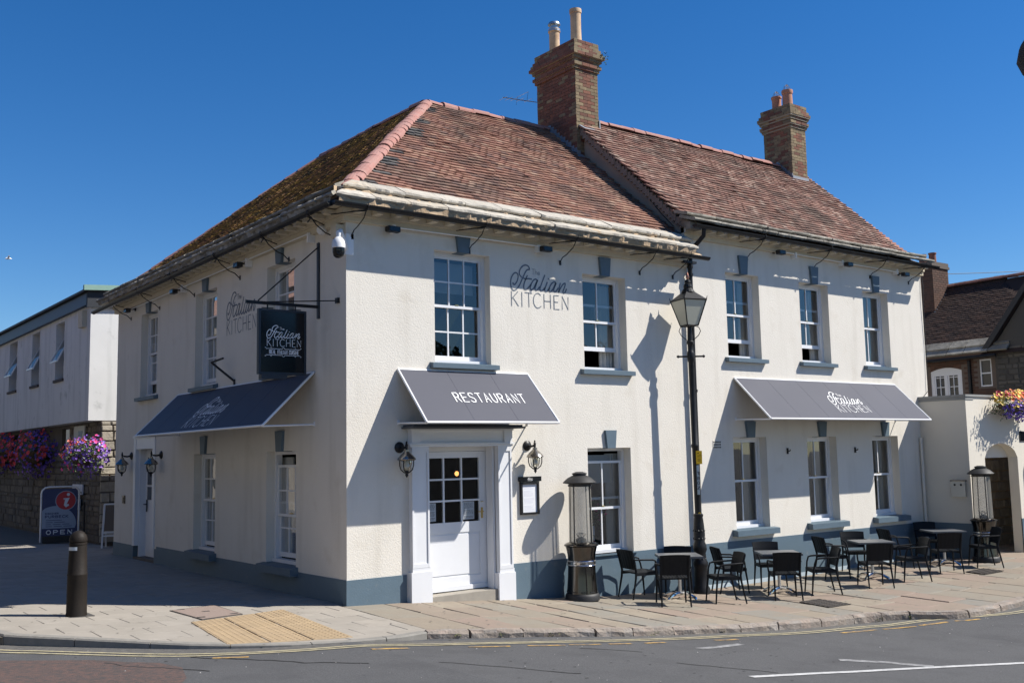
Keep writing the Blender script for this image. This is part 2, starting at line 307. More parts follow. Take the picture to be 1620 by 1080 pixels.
SC = [[(200, 480), (206, 503), (235, 508), (275, 470), (303, 410), (305, 350), (275, 318), (235, 320), (190, 360), (160, 420), (150, 490), (165, 560), (200, 602), (240, 602), (290, 570), (340, 510), (380, 440), (425, 365), (455, 315), (495, 272), (545, 262)],
      [(545, 262), (546, 240), (520, 205), (470, 190), (410, 205), (357, 255), (335, 310), (342, 352), (378, 388)],
      [(500, 365), (460, 430), (425, 510), (420, 560), (440, 592), (480, 592), (530, 555), (570, 515)], [(420, 408), (470, 420), (520, 415), (590, 425)],
      [(705, 440), (670, 425), (620, 450), (572, 520), (555, 570), (575, 602), (615, 590), (660, 530), (708, 450)], [(715, 445), (680, 520), (655, 580), (675, 612), (710, 600), (755, 555)],
      [(870, 360), (830, 440), (780, 540), (760, 592), (780, 622), (820, 615), (868, 575)], [(920, 480), (890, 540), (862, 600), (880, 637), (915, 630), (965, 585)], [(946, 424), (957, 424)],
      [(1105, 485), (1070, 475), (1020, 500), (972, 560), (955, 610), (975, 642), (1015, 625), (1060, 570), (1105, 490)], [(1115, 495), (1080, 560), (1057, 612), (1075, 642), (1105, 637), (1155, 580)],
      [(1205, 500), (1182, 570), (1165, 652)], [(1165, 645), (1210, 580), (1262, 520), (1308, 500), (1312, 530), (1280, 600), (1260, 642), (1275, 670), (1310, 652), (1338, 600)]]
KT = [[(165, 620), (165, 855)], [(295, 630), (170, 742)], [(205, 735), (305, 865)], [(378, 640), (378, 877)], [(445, 646), (590, 660)], [(520, 653), (525, 885)], [(772, 698), (735, 668), (690, 665), (642, 700), (620, 775), (635, 850), (680, 900), (730, 907), (780, 880)],
      [(845, 680), (845, 915)], [(981, 690), (985, 922)], [(845, 795), (982, 805)], [(1160, 712), (1060, 703), (1060, 937), (1170, 945)], [(1060, 815), (1145, 822)], [(1237, 945), (1237, 722), (1370, 955), (1370, 742)]]
TH = [[(600, 256), (655, 260)], [(628, 258), (626, 345)], [(668, 262), (668, 348)], [(668, 315), (690, 298), (706, 315), (706, 352)], [(724, 330), (768, 333), (757, 306), (730, 310), (722, 340), (740, 356), (765, 352)]]
def logo(mb, P, sw1=.019, sw2=.012, parts=('s', 'k', 't'), bold=1):
    T = lambda p: ((p[0]-150)/1230, (860-(p[1]-.095*(p[0]-150)))/1230)
    if 's' in parts:
        for st in SC: ribbon(mb, crom([T(p) for p in st]) if len(st) > 2 else [T(p) for p in st], sw1*bold, P)
    if 'k' in parts:
        for st in KT: ribbon(mb, crom([T(p) for p in st]) if len(st) > 6 else [T(p) for p in st], sw2*bold, P)
    if 't' in parts:
        for st in TH: ribbon(mb, [T(p) for p in st], sw2*.6*bold, P)
def plane(O, U, V, k=1.0):
    O, U, V = Vector(O), Vector(U)*k, Vector(V)*k
    return lambda u, v: O+U*u+V*v
# ------------------------------------------------------------------ ground, road, pavement
mb = MB(); xs = RX[:]
for i in range(len(xs)-1):
    ys = [-80, -30, -14, -9, -7, -5, -3, -1, 4, 12, 40, 80]
    for j in range(len(ys)-1):
        mb.add([(xs[i], ys[j], RZ[i]), (xs[i+1], ys[j], RZ[i+1]), (xs[i+1], ys[j+1], RZ[i+1]), (xs[i], ys[j+1], RZ[i])], [(0, 1, 2, 3)])
road = struct('road', mb, ASPH)
mb = MB(); mb.add([(-900, -900, -1.2), (900, -900, -1.2), (900, 900, -1.2), (-900, 900, -1.2)], [(0, 1, 2, 3)]); struct('ground', mb, ASPH)
KL = [(-4.75, 9), (-4.7, 3.0), (-4.62, .4), (-4.50, -.14), (-4.12, -.54), (-3.72, -.95), (-3.30, -1.37), (-2.95, -1.70), (-2.5, -2.02), (-1.99, -2.30), (-1.25, -2.50), (-.6, -2.52), (-.2, -2.45)]
KR = [(-.2, -2.45), (1.23, -2.92), (2.34, -3.18), (3.13, -3.27), (4.52, -3.43), (5.71, -3.51), (7.41, -3.50), (8.0, -3.70), (8.45, -4.10), (8.75, -4.33), (9.47, -4.40), (10.83, -4.32), (13, -4.4), (18, -4.6), (26, -4.9)]
def kerb_y(x): return interp(x, [p[0] for p in KR], [p[1] for p in KR])
pav = MB()   # bed of the pavement, just below the slabs
xs2 = [-4.6, -4.2, -3.6, -3, -2, -1.25, -.2, .5, 1.2, 2.3, 3.1, 4, 4.75, 5.6, 6.7, 7.7, 9, 10.8, 12, 15, 20, 26]
def ylo(x): return (kerb_y(x) if x > -.2 else interp(x, [p[0] for p in KL][3:], [p[1] for p in KL][3:]))+.1
for i in range(len(xs2)-1):
    a, b = xs2[i], xs2[i+1]
    for lo_a, lo_b, ha, hb in ((ylo(a), ylo(b), 0, 0), (0, 0, 32, 32)):
        if lo_a > ha-.02: lo_a = ha-.02
        if lo_b > hb-.02: lo_b = hb-.02
        pav.add([(a, lo_a, gp(a, lo_a)-.025), (b, lo_b, gp(b, lo_b)-.025), (b, hb, gp(b, hb)-.025), (a, ha, gp(a, ha)-.025)], [(0, 1, 2, 3)])
pavement = struct('pavement', pav, BED)
def slab(poly, m, name, t=.06, dz=0, jit=.004, parent=None, bev=.006):
    n = len(poly); cx = sum(p[0] for p in poly)/n; cy = sum(p[1] for p in poly)/n
    tz = [rnd.uniform(-jit, jit) for _ in range(n)]; top = []; bot = []; inn = []
    for i, (x, y) in enumerate(poly):
        z = gp(x, y)+dz+tz[i]; bot.append((x-cx, y-cy, z-t)); top.append((x-cx, y-cy, z-bev))
        d = math.hypot(x-cx, y-cy) or 1; k = max(0, 1-bev*1.6/d); inn.append(((x-cx)*k, (y-cy)*k, z))
    fs = [tuple(range(2*n, 3*n))]
    for i in range(n):
        j = (i+1) % n; fs += [(i, j, n+j, n+i), (n+i, n+j, 2*n+j, 2*n+i)]
    o = bpy.data.objects.new(name, mesh(name, bot+top+inn, fs, m)); COL.objects.link(o); o.location = (cx, cy, 0); o.parent = parent; return o
def clip(poly, a, b, off):       # keep the part left of a->b, shifted in by off
    dx, dy = b[0]-a[0], b[1]-a[1]; l = math.hypot(dx, dy); nx, ny = -dy/l, dx/l
    dist = lambda p: (p[0]-a[0])*nx+(p[1]-a[1])*ny-off
    out = []
    for i in range(len(poly)):
        p, q = poly[i], poly[(i+1) % len(poly)]; dp, dq = dist(p), dist(q)
        if dp >= 0: out.append(p)
        if dp*dq < 0: t = dp/(dp-dq); out.append((p[0]+(q[0]-p[0])*t, p[1]+(q[1]-p[1])*t))
    return out
def area(p): return abs(sum(p[i][0]*p[(i+1) % len(p)][1]-p[(i+1) % len(p)][0]*p[i][1] for i in range(len(p))))/2
TQ = [(-2.57, -1.96), (-1.11, -2.26), (-.89, .20), (-2.37, -.26)]
CQ = [(-2.17, -.14), (-1.52, .10), (-1.48, 1.22), (-2.22, .95)]
def inq(p, q): return all((q[(i+1) % 4][0]-q[i][0])*(p[1]-q[i][1])-(q[(i+1) % 4][1]-q[i][1])*(p[0]-q[i][0]) > 0 for i in range(4))
# concrete pavers on the left of the corner
row = 0; y = -2.6; far = MB()
while y < 15.5:
    h = .45 if y < 3 else .6
    x = -5.4+(.3 if row % 2 else 0)+rnd.uniform(-.02, .02)
    xr = -.1 if y < 0 else (0 if y < 11.3 else .7)
    while x < xr:
        wd = .6 if y < 3 else .75
        a, b = x+.0025, min(x+wd-.0025, xr); x += wd
        if b-a < .06: continue
        poly = [(a, y+.007), (b, y+.007), (b, y+h-.007), (a, y+h-.007)]
        if y < .6:
            for i in range(2, len(KL)-1):
                poly = clip(poly, KL[i], KL[i+1], .125)
                if len(poly) < 3: break
        else: poly = clip(poly, KL[0], KL[1], .125); poly = clip(poly, KL[1], KL[2], .125)
        if len(poly) < 3 or area(poly) < .002: continue
        c = (sum(p[0] for p in poly)/len(poly), sum(p[1] for p in poly)/len(poly))
        if all(inq(p, TQ) for p in poly) or all(inq(p, CQ) for p in poly): continue
        if y < 8: slab(poly, CONC, 'paver', jit=.0025, parent=pavement, bev=.004)
        else:
            n = len(poly); far.add([(p[0], p[1], gp(*p)) for p in poly], [tuple(range(n))])
    y += h; row += 1
o = far.build('distant_pavers', CONC, pavement); o['kind'] = 'stuff'
def bil(q, u, v):
    return tuple((q[0][k]*(1-u)+q[1][k]*u)*(1-v)+(q[3][k]*(1-u)+q[2][k]*u)*v for k in (0, 1))
for i in range(3):
    for j in range(4):
        g = .006; u0, u1, v0, v1 = i/3+g, (i+1)/3-g, j/4+g*.7, (j+1)/4-g*.7
        poly = [bil(TQ, u0, v0), bil(TQ, u1, v0), bil(TQ, u1, v1), bil(TQ, u0, v1)]
        o = slab(poly, TACT, 'tactile_paver', dz=.009, jit=.001, parent=pavement)
        b = MB()
        for p in range(6):
            for q in range(6):
                c = bil(poly, (p+.5)/6, (q+.5)/6); z = gp(*c)+.009
                b.lathe([(.021, -.001), (.017, .0045), (.010, .0055)], 8, (c[0], c[1], z))
        oo = b.build('tactile_blisters', TACT); oo.parent = o; oo.location = (-o.location[0], -o.location[1], 0); oo['kind'] = 'stuff'
# recessed cover
t = thing('inspection_cover', 'brown paved inspection cover beside the yellow tactile paving', 'manhole cover', (*bil(CQ, .5, .5), gp(*bil(CQ, .5, .5))))
m_ = MB(); f_ = MB()
m_.ext([(*p, gp(*p)-.03) for p in [bil(CQ, .03, .03), bil(CQ, .97, .03), bil(CQ, .97, .97), bil(CQ, .03, .97)]], (0, 0, .042)); m_.build('lid', COVER, t)
for i in range(4):
    a, b = CQ[i], CQ[(i+1) % 4]; ia, ib = bil(CQ, *[(.03, .03), (.97, .03), (.97, .97), (.03, .97)][i]), bil(CQ, *[(.03, .03), (.97, .03), (.97, .97), (.03, .97)][(i+1) % 4])
    f_.ext([(*a, gp(*a)-.03), (*b, gp(*b)-.03), (*ib, gp(*ib)-.03), (*ia, gp(*ia)-.03)], (0, 0, .040))
f_.build('frame', IRON, t)
k_ = MB()
for u, v in ((.5, .55), (.1, .15), (.85, .1), (.2, .95)):
    c = bil(CQ, u, v); k_.box(c[0]-.05, c[0]+.05, c[1]-.03, c[1]+.03, gp(*c)+.010, gp(*c)+.0145)
k_.build('lifting_key', IRON, t)
# York stone slabs
x = -.1
while x < 21:
    wd = rnd.uniform(.5, .82); g_ = rnd.uniform(.002, .007); a, b = x+g_, x+wd-g_; y = 0.0
    if x+wd > 15.06 and x < 15.06: pass
    first = True
    while True:
        L = rnd.uniform(.55, 1.15)*(.6 if first and rnd.random() < .5 else 1); first = False
        y1 = y-L; ka, kb = kerb_y(a)+.15, kerb_y(b)+.15
        end = y1-.35 < max(ka, kb)
        if end: ya, yb = ka, kb
        else:
            s = rnd.uniform(-.03, .03); ya, yb = y1+s, y1-s
        slab([(a, ya+.006), (b, yb+.006), (b, y-.004 if y == 0 else yp[1]-.006), (a, y-.004 if y == 0 else yp[0]-.006)], YORK, 'paving_slab', jit=.007, parent=pavement, bev=.009)
        yp = (ya, yb); y = y1
        if end: break
    x += wd
# kerbs
def kerb_run(pts, m, lens, wd, name, rough):
    seg = []; acc = 0
    for i in range(len(pts)-1):
        l = math.hypot(pts[i+1][0]-pts[i][0], pts[i+1][1]-pts[i][1]); seg.append((acc, acc+l, pts[i], pts[i+1])); acc += l
    def at(s):
        for a, b, p, q in seg:
            if s <= b+1e-6: t = (s-a)/(b-a); return (p[0]+(q[0]-p[0])*t, p[1]+(q[1]-p[1])*t)
        return pts[-1]
    def nrm(s):
        a, b = at(max(0, s-.25)), at(min(acc, s+.25)); d = math.hypot(b[0]-a[0], b[1]-a[1]) or 1; return (-(b[1]-a[1])/d, (b[0]-a[0])/d)
    s = 0
    while s < acc-.05:
        e = min(s+rnd.uniform(*lens), acc)
        if acc-e < .25: e = acc
        k = MB(); n = 4; g = .006 if not rough else .012; rows = []
        for i in range(n+1):
            q = s+g+(e-s-2*g)*i/n; p = at(q); nn = nrm(q); z = gp(*p)+.004; zb = zr(p[0])-.05
            j = (lambda a: rnd.uniform(-a, a)) if rough else (lambda a: 0)
            fo = max(0.0, min(1, (z-zr(p[0]))/.05)); ed = min(.03 if rough else .014, max(.001, (z-zr(p[0]))*.3))
            rows.append([(p[0]+j(.012), p[1]+j(.012), zb), (p[0]+j(.014)*fo, p[1]+j(.016)*fo, z-ed*1.3+j(.008)*fo), (p[0]+nn[0]*ed, p[1]+nn[1]*ed, z+j(.004)), (p[0]+nn[0]*wd, p[1]+nn[1]*wd, z+j(.003)), (p[0]+nn[0]*wd, p[1]+nn[1]*wd, zb)])
        for i in range(n):
            r, q = rows[i], rows[i+1]
            for c in range(4): k.add([r[c], r[c+1], q[c+1], q[c]], [(3, 2, 1, 0)])
        k.add(rows[0], [(0, 1, 2, 3, 4)]); k.add(rows[-1], [(4, 3, 2, 1, 0)])
        k.build(name, m, pavement); s = e
kerb_run(KL, KERBC, (.9, .92), .125, 'kerb_stone', False)
kerb_run(KR, KERBS, (.5, 1.05), .15, 'kerb_stone', True)
# grit strip, painted lines, marks
def strip(name, pts, wd, m, dz, parent=road, kind='structure', jag=0):
    b = MB(); 
    sub = []
    for i in range(len(pts)-1):
        k = max(1, int(math.hypot(pts[i+1][0]-pts[i][0], pts[i+1][1]-pts[i][1])/(.12 if jag else .35)))
        for j in range(k): t = j/k; sub.append((pts[i][0]+(pts[i+1][0]-pts[i][0])*t+rnd.uniform(-jag, jag), pts[i][1]+(pts[i+1][1]-pts[i][1])*t+rnd.uniform(-jag, jag)))
    sub.append(pts[-1])
    ribbon(b, sub, wd, lambda u, v: (u, v, zr(u)+dz))
    # consistent up normals
    o = b.build(name, m, parent); return o
YL = [(-6.2, 3), (-5.4, .6), (-4.62, -.50), (-4.29, -.84), (-3.96, -1.20), (-3.62, -1.56), (-3.36, -1.82), (-2.98, -2.12), (-2.42, -2.42), (-1.78, -2.64), (-1.08, -2.80), (-.22, -2.90), (.5, -3.14), (1.25, -3.38), (2.06, -3.49), (2.84, -3.56), (4.02, -3.66), (5.05, -3.80), (6.0, -3.80), (6.98, -3.80), (7.8, -3.90), (8.46, -4.05), (9.58, -4.5), (10.43, -4.62), (13, -4.75), (18, -4.95)]
off = lambda pts, d: [(p[0]+d*.45, p[1]-d*.9) if p[0] > -2.6 else (p[0]-d*.75, p[1]-d*.65) for p in pts]
strip('gutter_grit', off(YL, -.16), .30, GUTTERM, .002)
strip('yellow_line', crom(off(YL, -.03), 3), .055, YELL, .006); strip('yellow_line', crom(off(YL, .10), 3), .055, YELL, .006)
for a, b in ((-.1, .35), (.6, 1.0), (1.1, 1.5), (1.65, 1.95), (2.2, 2.5), (3.4, 3.75), (5.9, 6.7), (6.9, 7.6), (7.75, 8.3), (8.5, 8.9), (-1.3, -.9), (-2.9, -2.6)):
    strip('old_orange_dash', [(x, interp(x, [p[0] for p in YL], [p[1] for p in YL])-.30+rnd.uniform(-.02, .02)) for x in (a, (a+b)/2, b)], rnd.uniform(.05, .075), ORNG, .005)
strip('white_line', [(1.39, -6.19), (2.42, -6.30), (3.42, -6.45), (4.2, -6.60), (5.4, -6.85), (7, -7.2)], .10, WLINE, .006)
strip('worn_white_mark', [(3.55, -5.75), (3.9, -6.1), (4.15, -6.5)], .16, mat('worn_white', (.30, .30, .30), .9, c2=(.11, .11, .11), nscale=10, ndet=6, namt=1.5), .004)
strip('worn_white_mark', [(2.55, -4.4), (2.95, -4.36), (3.4, -4.3)], .12, MATS['worn_white'], .004)
for pts in ([(-3.05, -2.25), (-2.75, -2.65), (-2.45, -2.95), (-2.25, -3.3), (-1.75, -3.75)], [(-3.9, -2.0), (-3.75, -2.4), (-3.5, -2.65), (-3.2, -3.1)], [(-1.1, -4.1), (-.6, -4.6), (-.1, -5.2)], [(1.0, -3.9), (1.35, -4.15), (1.55, -4.4)], [(1.3, -5.2), (1.9, -6.1)]):
    strip('road_crack', pts, .022, CRACK_PIT_SHADE, .004, jag=.03)
rp = [(-4.5, -1.35), (-3.95, -1.75), (-3.7, -2.1), (-3.45, -2.35), (-3.35, -2.75), (-3.5, -3.3), (-3.9, -4), (-6.5, -5), (-9, -3), (-7, .5)]
b = MB(); b.add([(p[0], p[1], zr(p[0])+.003) for p in rp], [tuple(range(len(rp)-1, -1, -1))]); b.build('red_surfacing', ASPHR, road)
# pavement grates
def grate(label, q, nx, ny):
    c = bil(q, .5, .5); t = thing('drain_grate', label, 'drain grate', (*c, gp(*c)), group='iron grates in the paving'); f = MB(); k = MB(); d = MB()
    d.add([(*p, gp(*p)+.009) for p in q], [(0, 1, 2, 3)]); d.build('painted_pit_shadow', CRACK_PIT_SHADE, t)  # flat near-black sheet paints the shade below the bars
    for i in range(nx+1):
        u = i/nx; a, b = bil(q, max(0, u-.02), 0), bil(q, min(1, u+.02), 0); e, g = bil(q, min(1, u+.02), 1), bil(q, max(0, u-.02), 1)
        k.ext([(*p, gp(*p)+.010) for p in (a, b, e, g)], (0, 0, .008))
    for i in range(ny+1):
        u = i/ny; a, b = bil(q, 0, max(0, u-.03)), bil(q, 1, max(0, u-.03)); e, g = bil(q, 1, min(1, u+.03)), bil(q, 0, min(1, u+.03))
        f.ext([(*p, gp(*p)+.010) for p in (a, b, e, g)], (0, 0, .012))
    k.build('bars', IRON, t); f.build('frame', IRON, t)
grate('iron grate in the flagstones in front of the second cafe table', [(7.40, -2.78), (8.02, -2.78), (8.06, -2.12), (7.50, -2.12)], 9, 6)
grate('iron grate in the flagstones near the far patio heater', [(13.0, -2.45), (13.75, -2.45), (13.78, -2.0), (13.08, -2.0)], 9, 4)

# grit and flecks on the road, chewing gum and grime on the paving, weeds in the kerb joints
PALE = mat('fleck_pale', (.34, .33, .31), .9); DARKF = mat('fleck_dark', (.035, .034, .033), .9); GUM = mat('gum_spot', (.09, .08, .07), .95)
for nm, mt, n in (('pale_grit', PALE, 110), ('dark_spots', DARKF, 160)):
    b = MB()
    for i in range(n):
        x = rnd.uniform(-5, 11); yk = kerb_y(x) if x > -.2 else (-2.4 if x > -2.5 else -2.4+(-2.5-x)*1.0); y = yk-.08-(rnd.random()**1.7)*4.5; r = rnd.uniform(.004, .013)*(1.5 if mt is DARKF else 1); k = rnd.randint(5, 7); ph = rnd.random()*6
        if mt is PALE: b.add([(x, y, zr(x)+.004+r*.5)]+[(x+r*rnd.uniform(.6, 1.2)*math.cos(ph+6.283*j/k), y+r*rnd.uniform(.6, 1.2)*math.sin(ph+6.283*j/k), zr(x)+.001) for j in range(k)], [(0, 1+j, 1+(j+1) % k) for j in range(k)])
        else: b.add([(x+r*rnd.uniform(.6, 1.6)*math.cos(ph+6.283*j/k), y+r*rnd.uniform(.6, 1.2)*math.sin(ph+6.283*j/k), zr(x)+.0035) for j in range(k)], [tuple(range(k))])
    o = b.build(nm, mt, road); o['kind'] = 'stuff'
b = MB()
for i in range(170):
    x = rnd.uniform(-4.2, 15); lo = (kerb_y(x)+.2 if x > -.2 else -2.2+max(0, (-2.4-x))*1.05); y = rnd.uniform(lo, -.1 if x > 0 else 1.5); r = rnd.uniform(.008, .022); k = 7
    b.add([(x+r*rnd.uniform(.7, 1.2)*math.cos(6.283*j/k), y+r*rnd.uniform(.7, 1.2)*math.sin(6.283*j/k), gp(x, y)+.009) for j in range(k)], [tuple(range(k))])
o = b.build('gum_spots', GUM, pavement); o['kind'] = 'stuff'
b = MB()
for cx, cy in [(x, kerb_y(x)-.015) for x in (.15, .72, 1.35, 2.9, 4.1, 7.6, 8.1)]:
    for i in range(14):
        a = Vector((cx+rnd.gauss(0, .05), cy+rnd.gauss(0, .012), zr(cx)+rnd.uniform(0, .05))); d = Vector((rnd.gauss(0, .5), rnd.gauss(-.3, .4), rnd.uniform(.2, 1))).normalized()*rnd.uniform(.025, .06); s_ = d.orthogonal().normalized()*.007; b.add([a-s_, a+s_, a+d], [(0, 1, 2)])
o = b.build('kerb_weeds', mat('weed_green', (.12, .13, .03), .7), pavement); o['kind'] = 'stuff'
# ------------------------------------------------------------------ the restaurant building
B = thing('restaurant_building', 'cream rendered corner restaurant with red clay tile roof and tall brick chimney', 'building', (0, 0, 0))
ops_front = dict(A=(1.553, 2.636, 3.554, 5.344), Bw=(4.650, 5.685, 3.554, 5.243), I=(4.661, 5.687, .361, 2.183), door=(1.30, 2.70, -.45, 2.30))
ops_right = dict(C=(8.428, 9.443, 3.918, 5.624), D=(10.762, 11.769, 3.918, 5.624), E=(13.056, 14.037, 3.918, 5.624), F=(8.454, 9.459, .570, 2.347), G=(10.771, 11.786, .570, 2.347), H=(13.099, 14.109, .570, 2.347))
ops_left = dict(L1=(8.46, 9.56, 3.517, 5.343), L2=(5.094, 6.207, 3.517, 5.343), L3=(1.737, 2.822, 3.517, 5.343), L4=(5.075, 6.176, .42, 2.231), L5=(1.676, 2.804, .42, 2.231), sd=(8.42, 9.84, -.2, 2.56))
def wall_grid(mb, F, a0, a1, z0, z1, ops, dep):
    A = sorted({a0, a1} | {o[i] for o in ops for i in (0, 1)}); Z = sorted({z0, z1} | {o[i] for o in ops for i in (2, 3)})
    for i in range(len(A)-1):
        for j in range(len(Z)-1):
            c = ((A[i]+A[i+1])/2, (Z[j]+Z[j+1])/2)
            if any(o[0] < c[0] < o[1] and o[2] < c[1] < o[3] for o in ops): continue
            mb.add([F(A[i], 0, Z[j]), F(A[i+1], 0, Z[j]), F(A[i+1], 0, Z[j+1]), F(A[i], 0, Z[j+1])], [(0, 1, 2, 3)])
    for o in ops:
        q = [(o[0], o[2]), (o[1], o[2]), (o[1], o[3]), (o[0], o[3])]
        for k in range(4):
            p, r = q[k], q[(k+1) % 4]
            mb.add([F(p[0], 0, p[1]), F(r[0], 0, r[1]), F(r[0], dep, r[1]), F(p[0], dep, p[1])], [(0, 1, 2, 3)])
mb = MB()
wall_grid(mb, FR, 0, 7.45, -.8, 5.80, list(ops_front.values()), .27)
wall_grid(mb, FR, 7.45, 15.49, -.8, 6.40, list(ops_right.values()), .27)
wall_grid(mb, FL_, 0, 11.29, -.8, 5.80, list(ops_left.values()), .27)
mb.build('wall', RENDER, B)
mb = MB()
mb.add([(7.45, .001, 5.7), (7.45, 6.4, 5.7), (7.45, 6.4, 6.4), (7.45, 3.2, 9.36), (7.45, .15, 6.55), (7.45, .001, 6.36)], [(0, 1, 2, 3, 4, 5)])
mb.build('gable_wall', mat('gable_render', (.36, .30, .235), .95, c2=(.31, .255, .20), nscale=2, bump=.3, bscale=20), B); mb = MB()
mb.add([(15.49, 0, -.8), (15.49, 6.4, -.8), (15.49, 6.4, 6.4), (15.49, 3.2, 9.36), (15.49, .15, 6.55), (15.49, 0, 6.36)], [(0, 1, 2, 3, 4, 5)])
mb.add([(0, 11.29, -.8), (8, 11.29, -.8), (8, 11.29, 5.8), (0, 11.29, 5.8)], [(0, 1, 2, 3)])
mb.add([(7.2, 6.4, -.8), (15.49, 6.4, -.8), (15.49, 6.4, 6.4), (7.2, 6.4, 6.4)], [(0, 1, 2, 3)])
mb.add([(8, 6.4, -.8), (8, 11.29, -.8), (8, 11.29, 5.8), (8, 6.4, 5.8)], [(0, 1, 2, 3)])
mb.build('rear_wall', SMOOTHR, B)
mb = MB(); mb.box(2.2, 8, 11.3, 13.6, -.2, 4.1); mb.build('rear_shade_block', SMOOTHR, B)  # hidden block added to cast shade on the white building's end wall
mb = MB()   # dark rooms
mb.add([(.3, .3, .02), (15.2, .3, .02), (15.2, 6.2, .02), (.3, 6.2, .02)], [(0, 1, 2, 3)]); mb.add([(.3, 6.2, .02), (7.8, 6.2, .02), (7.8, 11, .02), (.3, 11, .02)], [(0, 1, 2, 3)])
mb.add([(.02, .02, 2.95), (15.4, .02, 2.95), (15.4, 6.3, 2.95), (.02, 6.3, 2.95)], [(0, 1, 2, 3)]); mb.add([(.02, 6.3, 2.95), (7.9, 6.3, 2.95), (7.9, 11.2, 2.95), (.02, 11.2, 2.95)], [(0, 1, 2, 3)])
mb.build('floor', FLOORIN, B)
mb = MB()
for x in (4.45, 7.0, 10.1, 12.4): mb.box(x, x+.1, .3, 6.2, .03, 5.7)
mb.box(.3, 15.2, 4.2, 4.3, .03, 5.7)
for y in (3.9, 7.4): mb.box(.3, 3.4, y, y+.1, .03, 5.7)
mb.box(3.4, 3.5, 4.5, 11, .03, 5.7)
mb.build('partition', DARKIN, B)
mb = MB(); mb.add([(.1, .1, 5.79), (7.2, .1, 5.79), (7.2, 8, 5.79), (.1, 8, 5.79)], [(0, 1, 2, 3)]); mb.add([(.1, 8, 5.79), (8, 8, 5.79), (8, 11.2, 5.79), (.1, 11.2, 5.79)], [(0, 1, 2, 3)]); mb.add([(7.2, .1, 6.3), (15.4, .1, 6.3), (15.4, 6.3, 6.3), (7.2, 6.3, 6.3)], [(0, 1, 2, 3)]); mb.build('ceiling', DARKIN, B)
# plinth
mb = MB()
mb.box(-.010, 1.00, -.010, .03, -.8, .351); mb.box(2.98, 4.62, -.010, .03, -.8, .351); mb.box(4.62, 5.73, -.010, .03, -.8, .335); mb.box(5.73, 15.49, -.010, .03, -.8, .358)
mb.box(-.010, .03, .031, 8.28, -.3, .351); mb.box(-.010, .03, 9.99, 11.295, -.3, .293)
mb.box(-.009, .32, 9.834, 9.99, -.3, .29); mb.box(-.009, .32, 8.281, 8.426, -.3, .30)
mb.build('plinth', PLINTH, B)
mb = MB(); 
for i in range(24):   # pale splash fillet at the foot of the wall
    a, b = 7.0+i*.34, 7.0+(i+1)*.34
    mb.add([(a, -.012, gp(a, 0)+.07), (b, -.012, gp(b, 0)+.07), (b, -.06, gp(b, 0)), (a, -.06, gp(a, 0))], [(0, 3, 2, 1)])
mb.build('wall_fillet', PLINTH, B)

